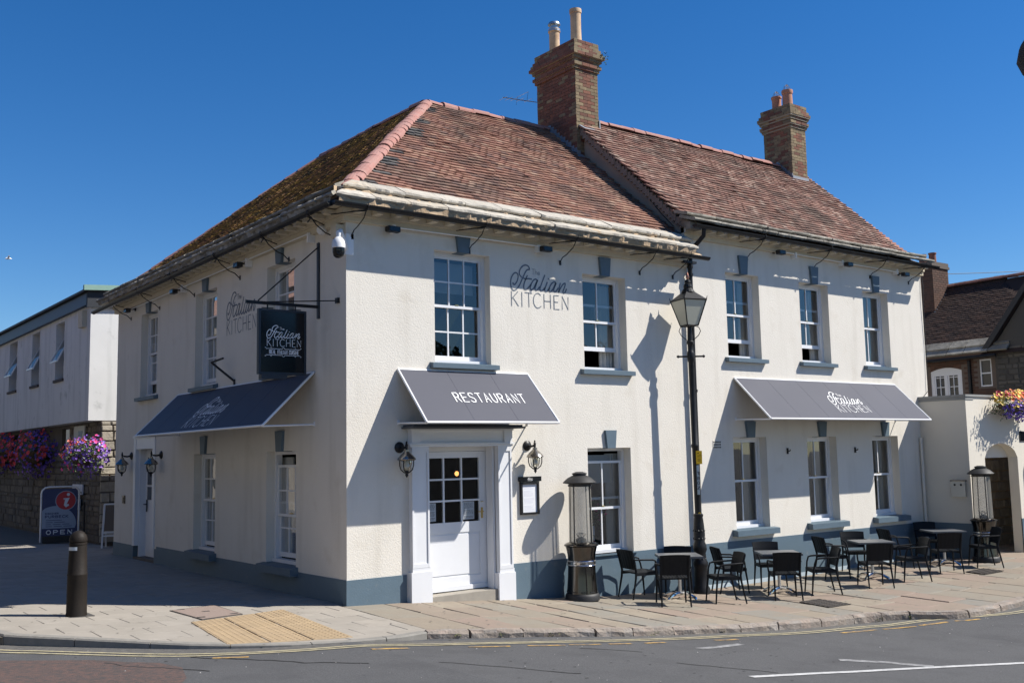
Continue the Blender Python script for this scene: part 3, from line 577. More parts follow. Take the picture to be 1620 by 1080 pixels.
def keystone(F, c, z0, z1, wb, wt, p=.05):
    m = MB(); d0, d1 = -p, .16
    q = [F(c-wb/2, d0, z0), F(c+wb/2, d0, z0), F(c+wt/2, d0, z1), F(c-wt/2, d0, z1)]; r = [F(c-wb/2, .0, z0), F(c+wb/2, .0, z0), F(c+wt/2, .0, z1), F(c-wt/2, .0, z1)]
    m.hexa([q[0], q[1], r[1], r[0], q[3], q[2], r[2], r[3]])
    m.fbox(F, c-wb/2, c+wb/2, .001, .17, z0, z0+.045)
    return m.build('keystone', SLATEP, B)
def sash_window(F, a0, a1, z0, z1, dep, cols, rows, raised=0, dropped=0, curtain=None, blind=False, label=None, gl=None):
    gl = gl or (GLASSF if F is FR else GLASS)
    fr = MB(); e = .055
    fr.fbox(F, a0, a0+e, dep, dep+.11, z0, z1); fr.fbox(F, a1-e, a1, dep, dep+.11, z0, z1); fr.fbox(F, a0+e, a1-e, dep+.002, dep+.11, z1-e, z1)
    fr.fbox(F, a0+.002, a1-.002, dep-.035, dep+.11, z0, z0+.055)
    W = fr.build('window', WHITE, B, label=label)
    zm = (z0+z1)/2+.01; x0, x1 = a0+e+.002, a1-e-.002
    def sash(za, zb, d, rows, brail):
        s = MB(); t = .035; st = .042
        s.fbox(F, x0, x0+st, d, d+t, za, zb); s.fbox(F, x1-st, x1, d, d+t, za, zb)
        s.fbox(F, x0+st, x1-st, d, d+t, zb-.042, zb); s.fbox(F, x0+st, x1-st, d, d+t, za, za+brail)
        ia, ib, ja, jb = x0+st, x1-st, za+brail, zb-.042
        for i in range(1, cols): c = ia+(ib-ia)*i/cols; s.fbox(F, c-.012, c+.012, d+.003, d+t-.003, ja, jb)
        for j in range(1, rows):
            c = ja+(jb-ja)*j/rows
            for i in range(cols):
                p, q = ia+(ib-ia)*i/cols+(.012 if i else 0), ia+(ib-ia)*(i+1)/cols-(.012 if i < cols-1 else 0)
                s.fbox(F, p, q, d+.004, d+t-.004, c-.012, c+.012)
        so = s.build('sash', WHITE, W)
        for i in range(cols):
            for j in range(rows):
                p, q = ia+(ib-ia)*i/cols+(.012 if i else 0), ia+(ib-ia)*(i+1)/cols-(.012 if i < cols-1 else 0)
                u, v = ja+(jb-ja)*j/rows+(.012 if j else 0), ja+(jb-ja)*(j+1)/rows-(.012 if j < rows-1 else 0)
                tl = [rnd.uniform(-.0025, .0025) for _ in range(4)]
                g = MB(); g.add([F(p, d+.016+tl[0], u), F(q, d+.016+tl[1], u), F(q, d+.016+tl[2], v), F(p, d+.016+tl[3], v)], [(0, 1, 2, 3)])
                g.build('pane', gl, W)
    sash(zm-dropped, z1-e-dropped, dep+.025, rows, .042)
    sash(z0+.057+raised, zm+.042+raised, dep+.064, rows, .075)
    c = MB(); c.fbox(F, (a0+a1)/2-.03, (a0+a1)/2+.03, dep+.02, dep+.06, zm+.044-dropped, zm+.062-dropped); c.build('sash_lock', BRASS, W)
    if curtain:
        u0, u1 = curtain; m = MB(); n = 36; P = []
        for i in range(n+1):
            a = u0+(u1-u0)*i/n; d = dep+.22+.028*math.sin(i*1.25)+.01*math.sin(i*.5)
            P.append((a, d))
        m.add([F(a, d, z0+.05) for a, d in P]+[F(a, d, z1-.1) for a, d in P], [(i, i+1, n+2+i, n+1+i) for i in range(n)])
        m.build('curtain', NET, W, smooth=True)
    if blind:
        m = MB(); m.fbox(F, a0+.06, a1-.10, dep+.2, dep+.22, z1-.62, z1-.12); m.build('blind', BLIND, W)
    return W
def sill(F, a0, a1, z, h, proj, ov, W):
    m = MB(); p = [F(a0-ov, -proj, z-h), F(a1+ov, -proj, z-h), F(a1+ov, .02, z-h), F(a0-ov, .02, z-h), F(a0-ov, -proj, z-.012), F(a1+ov, -proj, z-.012), F(a1+ov, .0, z+.006), F(a0-ov, .0, z+.006)]
    m.hexa(p); m.fbox(F, a0+.001, a1-.001, .001, .19, z-h, z+.008); m.build('sill', SLATEP, W)
W = {}
o = ops_front
W['A'] = sash_window(FR, *o['A'], .15, 3, 2, blind=True); sill(FR, *o['A'][:2], o['A'][2]-.005, .085, .10, .10, W['A'])
W['B'] = sash_window(FR, *o['Bw'], .18, 2, 1, raised=.30, curtain=(5.36, 5.9)); sill(FR, *o['Bw'][:2], o['Bw'][2]-.005, .085, .10, .10, W['B'])
W['I'] = sash_window(FR, *o['I'], .18, 2, 1, dropped=.17, curtain=(5.42, 5.9), blind=True)
m = MB(); m.fbox(FR, 4.60, 5.75, -.045, .17, .335, .361); m.build('sill', SLATEP, W['I'])
for k in 'CDE':
    a = ops_right[k]; W[k] = sash_window(FR, *a, .18, 2, 1, raised=0 if k == 'E' else .27, curtain=(a[1]-.20, a[1]+.22)); sill(FR, a[0], a[1], a[2]-.005, .085, .10, .10, W[k])
for k in 'FGH':
    a = ops_right[k]; W[k] = sash_window(FR, *a, .18, 2, 1, curtain=(a[1]-.32, a[1]+.22)); sill(FR, a[0], a[1], a[2]-.005, .12, .14, .13, W[k])
for k in ('L1', 'L2', 'L3', 'L4', 'L5'):
    a = ops_left[k]; up_ = k in ('L1', 'L2', 'L3')
    W[k] = sash_window(FL_, *a, .15, 3, 2, raised=.22 if k == 'L1' else .03, dropped=.17 if k == 'L5' else 0, curtain=(a[1]-.24, a[1]+.1))
    sill(FL_, a[0], a[1], a[2]-.005, .085 if up_ else .13, .10 if up_ else .14, .10 if up_ else .09, W[k])
for c, z0, z1 in ((2.095, 5.335, 5.61), (5.17, 5.235, 5.57)): keystone(FR, c, z0, z1, .20, .27)
for c in (8.955, 11.27, 13.55): keystone(FR, c, 5.615, 5.99, .20, .28)
for c in (8.96, 11.28, 13.60): keystone(FR, c, 2.34, 2.66, .20, .29)
keystone(FR, 5.19, 2.175, 2.49, .19, .26)
for c in (9.02, 5.64, 2.28): keystone(FL_, c, 5.335, 5.64, .20, .28)
for c in (5.63, 2.24): keystone(FL_, c, 2.222, 2.56, .20, .28)
# painted wall lettering
m = MB(); P = plane((3.06, -.004, 4.55), (1, 0, 0), (0, 0, 1), 1.26); logo(m, P, parts=('s', 'k')); logo(m, P, parts=('t',), bold=.7)
m.build('wall_lettering', LETD, B, label='dark painted restaurant name between the upper windows of the sunlit front')
m = MB(); P = plane((-.004, 4.60, 4.36), (0, -1, 0), (0, 0, 1), 1.34); logo(m, P)
m.build('wall_lettering', LETD, B, label='dark painted restaurant name on the shaded side wall')
# front doorway
D = MB(); D.box(1.30, 1.365, .17, .27, -.14, 2.28); D.box(2.655, 2.70, .17, .27, -.14, 2.28); D.box(1.365, 2.655, .17, .27, 2.17, 2.28)
DS = MB()
def pil(x0, x1, zb):
    DS.box(x0, x1, -.115, .0, zb-.1, zb+.44); DS.box(x0+.03, x1-.012, -.098, .0, zb+.44, zb+.50); DS.box(x0+.03, x1-.03, -.085, .0, zb+.50, 2.24)
    for u, v in ((x0+.03, x0+.06), (x1-.06, x1-.03)): DS.box(u, v, -.102, -.083, zb+.50, 2.24)
    DS.box(x0+.06, x1-.06, -.101, -.083, zb+.50, zb+.56); DS.box(x0+.06, x1-.06, -.101, -.083, 2.16, 2.24)
pil(1.02, 1.385, -.06); pil(2.635, 2.965, -.20)
DS.box(1.02, 2.965, -.10, -.001, 2.241, 2.27); DS.box(1.0, 2.985, -.125, -.001, 2.271, 2.30); DS.box(1.04, 2.945, -.09, -.001, 2.301, 2.49); DS.box(1.02, 2.965, -.13, -.001, 2.491, 2.515)
DS.box(1.04, 1.2, -.12, -.09, 2.301, 2.49); DS.box(2.785, 2.945, -.12, -.09, 2.301, 2.49)
for x in (1.365, 2.615): 
    DS.box(x, x+.02, -.001, .17, -.3, 2.24)
DSO = DS.build('door_surround', WHITE, B, label='white panelled pilasters and frieze round the front door')
m = MB(); m.box(2.636, 2.655, .0, .17, -.2, 2.24); m.box(2.63, 2.636, .02, .05, -.1, 2.2); m.box(2.63, 2.636, .12, .15, -.1, 2.2); m.build('reveal_panel', WHITE, DSO)
m = MB(); m.box(.93, 3.05, -.34, .02, 2.517, 2.545); m.box(.96, 3.02, -.30, .02, 2.546, 2.575); m.build('lead_canopy', mat('dark_lead', (.07, .075, .085), .6), B)
m = MB()
m.hexa([(1.386, -.075, -.3), (2.634, -.075, -.35), (2.634, .3, -.35), (1.386, .3, -.3), (1.386, -.075, .0-.015), (2.634, -.075, -.005), (2.634, .3, .005), (1.386, .3, -.005)]); m.build('doorstep', mat('step_concrete', (.33, .30, .25), .9, c2=(.26, .235, .2), nscale=6, bump=.3, bscale=60), B)
D.build('door_frame', WHITE, B)
d = MB(); x0, x1, z0, z1 = 1.37, 2.65, .012, 2.165; dy0, dy1 = .19, .235
gx0, gx1, gz0, gz1 = x0+.10, x1-.16, 1.06, z1-.10
d.box(x0, gx0, dy0, dy1, z0, z1); d.box(gx1, x1, dy0, dy1, z0, z1); d.box(gx0, gx1, dy0, dy1, gz1, z1); d.box(gx0, gx1, dy0, dy1, .90, gz0); d.box(gx0, gx1, dy0+.001, dy1, z0, .22)
d.box(gx0, gx1, dy0+.014, dy1, .22, .90); d.box(gx0+.03, gx1-.03, dy0+.004, dy1, .25, .87)
for i in (1, 2): c = gx0+(gx1-gx0)*i/3; d.box(c-.014, c+.014, dy0+.004, dy1-.004, gz0, gz1)
for j in (1, 2):
    c = gz0+(gz1-gz0)*j/3
    for i in range(3): d.box(gx0+(gx1-gx0)*i/3+(.014 if i else 0), gx0+(gx1-gx0)*(i+1)/3-(.014 if i < 2 else 0), dy0+.005, dy1-.005, c-.014, c+.014)
d.box(x0+.005, x1-.005, dy0-.03, dy0, z0, z0+.07)
DO = d.build('door', WHITE, B, label='white front door with nine dark panes')
for i in range(3):
    for j in range(3):
        a, b = gx0+(gx1-gx0)*i/3+.012, gx0+(gx1-gx0)*(i+1)/3-.012; u, v = gz0+(gz1-gz0)*j/3+.012, gz0+(gz1-gz0)*(j+1)/3-.012
        m = MB(); m.add([(a, .21, u), (b, .21, u), (b, .21, v), (a, .21, v)], [(0, 1, 2, 3)]); m.build('pane', GLASS, DO)
m = MB(); m.box(2.515, 2.55, dy0-.008, dy0, 1.10, 1.27); m.tube([(2.533, dy0-.005, 1.205), (2.533, dy0-.05, 1.205), (2.43, dy0-.05, 1.205)], .009); m.lathe([(.022, 0), (.022, .008)], 12, (2.533, dy0-.012, 1.36)); m.build('handle', BRASS, DO)
for a, b in ((gx0+.015, gx0+.20), (gx0+(gx1-gx0)*2/3+.03, gx0+(gx1-gx0)*2/3+.25)):
    m = MB(); m.box(a, b, .214, .216, gz0+.03, gz0+.31); m.build('notice', PAPER, DO)
    k = MB()
    for r in range(13):
        z = gz0+.285-r*.019
        if r in (5, 10): continue
        x = a+.025
        while x < b-.03: w_ = rnd.uniform(.012, .04); k.add([(x, .2135, z), (min(x+w_, b-.02), .2135, z), (min(x+w_, b-.02), .2135, z+.007), (x, .2135, z+.007)], [(0, 1, 2, 3)]); x += w_+.008
    k.build('notice_print', INK, DO)
# side door on the shaded wall
m = MB(); m.fbox(FL_, 8.42, 8.56, -.03, .06, .30, 2.62); m.fbox(FL_, 9.70, 9.84, -.03, .06, .29, 2.62); m.fbox(FL_, 8.38, 9.88, -.045, .06, 2.621, 2.68)
m.fbox(FL_, 8.56, 9.70, -.02, .06, 2.38, 2.62); m.fbox(FL_, 8.56, 8.61, .06, .26, .02, 2.38); m.fbox(FL_, 9.66, 9.70, .06, .26, .02, 2.38)
m.build('side_door_surround', WHITE, B)
m = MB(); m.fbox(FL_, 8.61, 9.66, .20, .245, .06, 2.38); m.fbox(FL_, 8.68, 9.59, .19, .20, .15, 1.0); m.fbox(FL_, 9.12, 9.15, .186, .19, .15, 1.0)
SD = m.build('side_door', WHITE, B)
for i in range(2):
    for j in range(3):
        a, z = 8.72+i*.43, 1.28+j*.32; k = MB(); k.add([FL_(a, .188, z), FL_(a+.38, .188, z), FL_(a+.38, .188, z+.28), FL_(a, .188, z+.28)], [(0, 1, 2, 3)]); k.build('pane', mat('pane_dark', (.02, .022, .025), .08) if 'pane_dark' not in MATS else MATS['pane_dark'], SD)
m = MB(); m.fbox(FL_, 9.52, 9.56, .175, .19, 1.02, 1.28); m.tube([(.18, 9.54, 1.18), (.12, 9.54, 1.18), (.12, 9.42, 1.18)], .012); m.build('handle', BLACK, SD)
m = MB(); m.fbox(FL_, 8.42, 9.84, .0, .3, -.2, .055); m.build('side_doorstep', IRON, B)
# cornice under the eaves
m = MB(); m.box(-.08, 7.3, -.08, 0, 5.60, 5.79); m.box(-.12, 7.3, -.12, 0, 5.68, 5.79)
m.box(-.08, 0, .001, 11.35, 5.58, 5.785); m.box(-.12, 0, .002, 11.35, 5.68, 5.787); m.box(7.21, 15.49, -.08, 0, 6.17, 6.36); m.box(7.21, 15.49, -.12, 0, 6.26, 6.36)
m.build('cornice', CORN, B)
blk = mesh('cornice_block', [(x*.055, y*.1, z*.035) for x, y, z in ((-1, -1, -1), (1, -1, -1), (1, 1, -1), (-1, 1, -1), (-1, -1, 1), (1, -1, 1), (1, 1, 1), (-1, 1, 1))], [(0, 3, 2, 1), (4, 5, 6, 7), (0, 1, 5, 4), (1, 2, 6, 5), (2, 3, 7, 6), (3, 0, 4, 7)], CORN)
for i in range(22): inst('cornice_block', blk, B, Matrix.Translation((.1+i*.325, -.20, 5.745)))
for i in range(25): inst('cornice_block', blk, B, Matrix.Translation((7.5+i*.325, -.20, 6.325)))
for i in range(34): inst('cornice_block', blk, B, Matrix.Translation((-.20, .15+i*.325, 5.743)) @ Matrix.Rotation(math.pi/2, 4, 'Z'))
# soffit boards
m = MB(); m.add([(-.36, -.36, 5.80), (7.2, -.36, 5.80), (7.2, 0, 5.80), (-.36, 0, 5.80)], [(0, 1, 2, 3)]); m.add([(-.36, 0, 5.80), (0, 0, 5.80), (0, 11.6, 5.80), (-.36, 11.6, 5.80)], [(0, 1, 2, 3)]); m.add([(7.2, -.36, 6.37), (15.49, -.36, 6.37), (15.49, 0, 6.37), (7.2, 0, 6.37)], [(0, 1, 2, 3)]); m.build('soffit', CORN, B)

# ------------------------------------------------------------------ roofs
SL = .829; SR = (9.42-6.63)/3.05
rf = MB()
rf.add([(-.30, -.30, 5.80), (7.45, -.30, 5.80), (7.45, .15, 6.12), (.15, .15, 6.12)], [(0, 1, 2, 3)])
rf.add([(.15, .15, 6.12), (7.45, .15, 6.12), (7.45, 4, 9.30), (4, 4, 9.30)], [(0, 1, 2, 3)])
rf.add([(-.30, 11.55, 5.80), (-.30, -.30, 5.80), (.15, .15, 6.12), (.15, 11.25, 6.12)], [(0, 1, 2, 3)])
rf.add([(.15, 11.25, 6.12), (.15, .15, 6.12), (4, 4, 9.30), (4, 8.65, 9.30)], [(0, 1, 2, 3)])
rf.add([(4, 8.65, 9.30), (8.2, 11.55, 5.80), (-.30, 11.55, 5.80)], [(0, 1, 2)])
rf.add([(4, 8.65, 9.30), (4, 4, 9.30), (8.2, 7.6, 6.0), (8.2, 11.55, 5.80)], [(0, 1, 2, 3)])
rf.add([(4, 4, 9.30), (7.2, 4, 9.30), (7.2, 8, 6.0), (8.2, 7.6, 6.0)], [(0, 1, 2, 3)])
rf.add([(7.2, -.30, 6.37), (15.4, -.30, 6.37), (15.4, .15, 6.58), (7.4, .15, 6.58)], [(0, 1, 2, 3)])
rf.add([(7.4, .15, 6.58), (15.4, .15, 6.58), (15.4, 3.2, 9.37), (7.4, 3.2, 9.37)], [(0, 1, 2, 3)])
rf.add([(7.4, 3.2, 9.37), (15.4, 3.2, 9.37), (15.4, 6.7, 6.2), (7.4, 6.7, 6.2)], [(0, 1, 2, 3)])
ROOF = rf.build('roof', MORTAR, B)
TW, TL_, TT, GA = .165, .28, .025, .12
tv = [(-TW/2+.002, 0, 0), (TW/2-.002, 0, 0), (TW/2-.002, TL_, 0), (-TW/2+.002, TL_, 0), (-TW/2+.002, 0, TT), (TW/2-.002, 0, TT), (TW/2-.002, TL_, TT), (-TW/2+.002, TL_, TT)]
tf = [(4, 5, 6, 7), (0, 1, 5, 4), (1, 2, 6, 5), (3, 0, 4, 7)]
def sag(u, v): return .022*math.sin(u*1.1+1)*math.sin(v*1.4+.4)+.012*math.sin(u*2.9+v*1.7)
def lay(O, U, V, length, height, inside, mt, pick, special=None):
    O, U, V = Vector(O), Vector(U).normalized(), Vector(V).normalized(); Nn = U.cross(V)
    if Nn.z < 0: Nn = -Nn
    single = []; rest = MB(); sp = MB(); rows = int(height/GA)
    tilt = math.asin(min(.5, (TT*2.35)/TL_))
    for r in range(rows):
        v = r*GA; sh = (TW/2 if r % 2 else 0)+rnd.uniform(-.012, .012)+.01*math.sin(r*.7); n = int(length/TW)+3
        for c in range(-1, n):
            u = c*TW+sh+rnd.uniform(-.004, .004)
            if not inside(u, v+.1): continue
            rz = rnd.gauss(0, .012); tl = tilt+rnd.gauss(0, .018)+(abs(rnd.gauss(0, .05)) if rnd.random() < .05 else 0)
            p = O+U*u+V*(v+rnd.gauss(0, .0025))+Nn*(.062+rnd.uniform(-.003, .004)+sag(u, v))
            V2 = (V*math.cos(tl)-Nn*math.sin(tl)); N2 = (Nn*math.cos(tl)+V*math.sin(tl))
            U2 = (U*math.cos(rz)+V2*math.sin(rz)); V3 = (V2*math.cos(rz)-U*math.sin(rz))
            if U2.cross(V3).dot(N2) < 0: Mx = Matrix((-U2, V3, N2)).transposed().to_4x4()
            else: Mx = Matrix((U2, V3, N2)).transposed().to_4x4()
            Mx.translation = p
            if special and special(u, v): sp.add([Mx @ Vector(q) for q in tv], tf)
            else: single.append(((p-Vector(CAM)).length, Mx))
    single.sort(key=lambda t: t[0])
    for i, (dd, Mx) in enumerate(single):
        if i < pick: inst('roof_tile', TM[mt.name], ROOF, Mx)
        else: rest.add([Mx @ Vector(q) for q in tv], tf)
    o = rest.build('roof_tiles', mt, ROOF); o['kind'] = 'stuff'
    if sp.v: o = sp.build('slate_grey_tiles', TILEG, ROOF); o['kind'] = 'stuff'
TM = {m.name: mesh('roof_tile', tv, tf, m) for m in (TILE, TILEM, TILED)}
k1 = math.hypot(1, SL)
Lh = 3.85*k1
# front slope: u = x from .15, v up; hip x >= y
lay((.15, .15, 6.155), (1, 0, 0), (0, 1, SL), 7.3, Lh, lambda u, v: u > v/k1+.05 and u < 7.24 and not (u+.15 > 7.2 and v/k1 > 2.8), TILE, 230,
    special=lambda u, v: (u-v/k1) < .46 and (int(v/GA+.5) in (0, 1, 5, 9, 10, 11, 14, 23, 24, 25, 29, 30, 37, 38)))
# side slope: u = y from .15
lay((.15, .15, 6.155), (0, 1, 0), (1, 0, SL), 11.1, Lh, lambda u, v: u > v/k1+.05 and u < 11.1-v/k1*.66, TILEM, 35)
k2 = math.hypot(1, SR)
lay((7.38, .15, 6.615), (1, 0, 0), (0, 1, SR), 8.3, 3.05*k2, lambda u, v: -.02 < u < 7.99 and not (7.38+u < 7.95 and .15+v/k2 > 2.98), TILED, 35)
# ridge and hip tiles
def ridge_mesh(nm, r, L, m, flat=.8, t0=1.05, t1=.97):
    n = 8; vs = []; fs = []
    for y, k in ((0, t0), (L, t1)):
        for rr in (r*k, r*k-.022):
            for i in range(n+1): a = math.pi*i/n; vs.append((rr*math.cos(a), y, rr*math.sin(a)*flat))
    q = n+1
    for i in range(n): fs += [(i, i+1, 2*q+i+1, 2*q+i), (q+i+1, q+i, 3*q+i, 3*q+i+1), (i+1, i, q+i, q+i+1)]
    fs += [(0, 2*q, 3*q, q), (n, q+n, 3*q+n, 2*q+n)]
    return mesh(nm, vs, fs, m)
RM = ridge_mesh('ridge_tile', .135, .40, RIDGE); HM = ridge_mesh('hip_tile', .130, .36, RIDGE, .70, 1.07, .99)
def run_ridge(name, me, a, b, step, wob=.012):
    a, b = Vector(a), Vector(b); d = (b-a); n = int(d.length/step+.5); d.normalize()
    sx = d.cross(Vector((0, 0, 1))).normalized(); nz = sx.cross(d)
    for i in range(n):
        Mx = Matrix((sx, d, nz)).transposed().to_4x4(); Mx = Mx @ Matrix.Rotation(rnd.gauss(0, .045), 4, 'Z') @ Matrix.Rotation(rnd.gauss(0, .05), 4, 'Y') @ Matrix.Diagonal((rnd.uniform(.92, 1.06), 1, rnd.uniform(.9, 1.1), 1))
        Mx.translation = a+d*(i*step)+nz*rnd.uniform(-wob, wob)*.6
        o = inst(name, me, ROOF, Mx)
run_ridge('hip_tile', HM, (-.03, -.03, 6.07), (4.0, 4.0, 9.36), .26)
run_ridge('ridge_tile', RM, (4.0, 4.0, 9.36), (7.25, 4.0, 9.36), .38)
run_ridge('ridge_tile', RM, (4.0, 8.65, 9.36), (4.0, 4.0, 9.36), .38)
run_ridge('ridge_tile', RM, (7.95, 3.2, 9.44), (14.3, 3.2, 9.44), .38)
run_ridge('ridge_tile', RM, (-.1, 11.4, 5.95), (4.0, 8.65, 9.36), .38)
m = MB()   # right hand verge in bonnet-like tiles
for i in range(34):
    y = .1+i*.09; z = 6.6+(y-.1)*SR
    m.box(15.22+rnd.uniform(-.01, .01), 15.43+rnd.uniform(-.02, .02), y, y+.16, z+.03, z+.07)
m.build('verge_tiles', mat('verge_clay', (.40, .19, .13), .85, rand=[(.46, .21, .14), (.38, .17, .12), (.50, .25, .17)]), ROOF, kind='stuff')
m = MB()   # left verge: slates bedded along the gable
for i in range(40):
    y = -.3+i*.088; z = 6.42+(y+.3)*.47 if y < .15 else 6.63+(y-.15)*SR
    if y > 2.95: break
    m.box((7.33 if y > .05 else 7.16+(y+.3)*.5)+rnd.uniform(-.008, .008), 7.447, y, y+.12, z-.125, z+.01+rnd.uniform(0, .01)); 
m.build('verge_slates', mat('verge_dark', (.15, .13, .105), .95, c2=(.24, .215, .18), nscale=6, bump=.5, bscale=20), ROOF, kind='stuff')
# stone slates along the eaves
def stone(O, U, V, n_up, w_, h_, t, m, skew=0):
    U, V = Vector(U).normalized(), Vector(V).normalized(); Nn = U.cross(V)
    if Nn.z < 0: Nn = -Nn
    vs = []; ns = 7; tj = rnd.uniform(.9, 1.12)
    for i in range(ns+1):
        ed = rnd.uniform(-.016, .014)+(.010 if i in (0, ns) else 0)
        for v, z in ((ed+.012, -.015+rnd.uniform(-.012, .012)), (ed-.004+rnd.uniform(-.004, .004), t*.45*tj), (ed+.014, t*.95*tj+rnd.uniform(-.008, .008)), (h_, t*.6), (h_, -.03)): a = w_*i/ns+(skew*v*(1-i/ns) if v > 0 else 0); vs.append(Vector(O)+U*a+V*v+Nn*z)
    b = MB(); b.add(vs, [])
    for i in range(ns):
        for k in range(5): b.f.append((i*5+k, (i+1)*5+k, (i+1)*5+(k+1) % 5, i*5+(k+1) % 5))
    b.f += [(4, 3, 2, 1, 0), tuple(ns*5+k for k in range(5))]
    b.build('stone_slate', m, ROOF)
def eave_run(O, U, V, L, m, t=.045, start=0, start2=0):
    O, U, V = Vector(O), Vector(U), Vector(V).normalized(); Nn = U.cross(V)
    if Nn.z < 0: Nn = -Nn
    for row, (v0, h, lift) in enumerate(((0, .42, .032), (.24, .37, .10))):
        u = -v0*.7 if start == 0 else 0
        u = (v0*.86 if start else 0); fst = True
        while u < L-.02:
            wd = min(rnd.uniform(.42, .85), L-u)
            if L-u-wd < .25: wd = L-u
            stone(O+U*u+V*(v0+rnd.uniform(-.012, .012))+Nn*(lift+rnd.uniform(-.004, .006)), U, V, 1, wd-.012, h, t, m, .86 if fst and start else 0); u += wd; fst = False
eave_run((-.40, -.42, 5.835), (1, 0, 0), (0, .52, .31), 7.62, STONES, .055, start=1)
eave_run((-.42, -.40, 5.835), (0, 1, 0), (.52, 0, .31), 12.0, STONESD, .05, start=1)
eave_run((7.14, -.42, 6.40), (1, 0, 0), (0, .55, .21), 8.30, STONESD, .05)
m = MB()   # rough mortar bedding showing under the slates
def lumps(F, a0, n, st, zo, hi):
    m = MB(); P = [[(-.40+rnd.uniform(-.03, .02), 5.79), (-.425+rnd.uniform(-.02, .03), 5.875+rnd.uniform(-.02, .01)), (-.30, 5.92)] for _ in range(n+1)]
    Q = [[(-.265+rnd.uniform(-.03, .035), 5.975+rnd.uniform(-.01, .012)), (-.235+rnd.uniform(-.035, .03), 6.055+rnd.uniform(-.025, .01)), (-.10, 6.09)] for _ in range(n+1)]
    for R in (P, Q):
        for i in range(n):
            for k in range(2): a, b, c, d = R[i][k], R[i+1][k], R[i+1][k+1], R[i][k+1]; m.add([F(a0+i*st, a[0], a[1]+zo), F(a0+(i+1)*st, b[0], b[1]+zo), F(a0+(i+1)*st, c[0], c[1]+zo), F(a0+i*st, d[0], d[1]+zo)], [(0, 1, 2, 3)])
    return m
lumps(FR, -.34, 88, .085, 0, 0).build('eaves_mortar', MORTAR, ROOF, smooth=True)
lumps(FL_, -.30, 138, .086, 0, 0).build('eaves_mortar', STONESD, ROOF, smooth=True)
# lead flashings and soakers
m = MB()
m.hexa([(7.26, .0, 5.95), (7.44, .0, 5.95), (7.44, .35, 6.3), (7.26, .35, 6.3), (7.26, .0, 6.10), (7.44, .0, 6.15), (7.44, .35, 6.43), (7.26, .35, 6.40)]); m.build('lead_soaker', LEAD, ROOF)
# gutters
def gutter(a, b, name='gutter'):
    a, b = Vector(a), Vector(b); d = (b-a).normalized(); sx = d.cross(Vector((0, 0, 1))); n = 7; m = MB(); vs = []
    for p in (a, b):
        for r in (.062, .054):
            for i in range(n+1): t = math.pi+math.pi*i/n; vs.append(p+sx*(r*math.cos(t))+Vector((0, 0, r*math.sin(t))))
    q = n+1; m.add(vs, []); 
    for i in range(n): m.f += [(i, i+1, 2*q+i+1, 2*q+i), (q+i+1, q+i, 3*q+i, 3*q+i+1)]
    for e in (0, 2*q): m.f.append(tuple(range(e, e+q)))
    m.f += [(0, 2*q, 3*q, q), (n, q+n, 3*q+n, 2*q+n)]
    m.build(name, BLACK, B, smooth=True)
gutter((-.44, -.44, 5.768), (7.46, -.44, 5.735)); gutter((-.44, -.37, 5.768), (-.44, 11.75, 5.66)); gutter((7.12, -.44, 6.345), (15.52, -.44, 6.33))
def gbracket(F, a, z, off=0):
    m = MB(); m.tube([F(a, -.44, z-.06), F(a, -.44, z-.075), F(a-off*.2, -.40, z-.10)], .010, 6); m.tube([F(a-off*.35, -.005, z-.085), F(a, -.50, z-.070)], .009, 6)
    m.tube([F(a, -.44, z-.07), F(a+.0, -.36, z-.17), F(a-off*.02, -.20, z-.27), F(a-off*.02, -.10, z-.30), F(a-off*.02, -.01, z-.38)], .009, 6)
    m.tube([F(a, -.44, z-.075), F(a, -.515, z-.02), F(a, -.505, z+.03)], .008, 6); m.fbox(F, a-.02, a+.02, -.012, .0, z-.42, z-.34); m.build('gutter_bracket', BLACK, B)
for x in (.10, 2.23, 4.15, 6.06, 6.93): gbracket(FR, x, 5.76, 1)
for x in (9.12, 11.30, 13.38, 14.95): gbracket(FR, x, 6.34, 1)
for y in (.26, 1.96, 3.99, 6.27, 8.33, 10.3): gbracket(FL_, y, 5.73, -1)
# downpipe at the junction
PX = 7.315
m = MB(); m.tube([(7.40, -.42, 6.30), (7.40, -.40, 6.16), (7.36, -.25, 6.02), (7.32, -.14, 5.92), (PX, -.12, 5.80), (PX, -.10, 5.6), (PX, -.10, 5.3), (PX, -.09, -.42)], .042, 12); m.lathe([(.055, 0), (.055, .05)], 12, (PX, -.10, 5.42)); m.lathe([(.055, 0), (.055, .05)], 12, (PX, -.10, 3.2)); m.box(7.1, 7.44, -.16, -.03, 5.66, 5.70)
m.lathe([(.052, 0), (.06, .04), (.05, .1)], 12, (PX, -.1, 5.56)); m.build('downpipe', BLACK, B, smooth=True)
m = MB(); m.tube([(14.98, -.05, 2.30), (14.98, -.05, -.4)], .034, 10); m.build('downpipe', RENDER, B, smooth=True, label='cream painted pipe in the corner beside the courtyard wall')
for pts, clips in (([(.75, -.10, 5.585), (3.60, -.10, 5.60)], [(x, x+.05, -.12, 0, 5.50, 5.62) for x in (.74, 3.58)]), ([(-.10, 1.0, 5.60), (-.10, 10.0, 5.53)], [(-.12, 0, y, y+.05, 5.46, 5.61) for y in (1.02, 3.45, 6.7)]), ([(9.96, -.10, 6.19), (14.4, -.10, 6.15)], [(x, x+.05, -.12, 0, 6.10, 6.22) for x in (10.55, 12.2, 14.32)])):
    m = MB().tube(pts, .011, 6); cdt = m.build('conduit', WHITEM, B)
    for c_ in clips: MB().box(*c_).build('conduit_box', WHITEM, cdt)
m = MB(); m.box(7.86, 8.10, -.006, .0, 2.13, 2.29); MV = m.build('air_vent', RENDER, B)
m = MB()
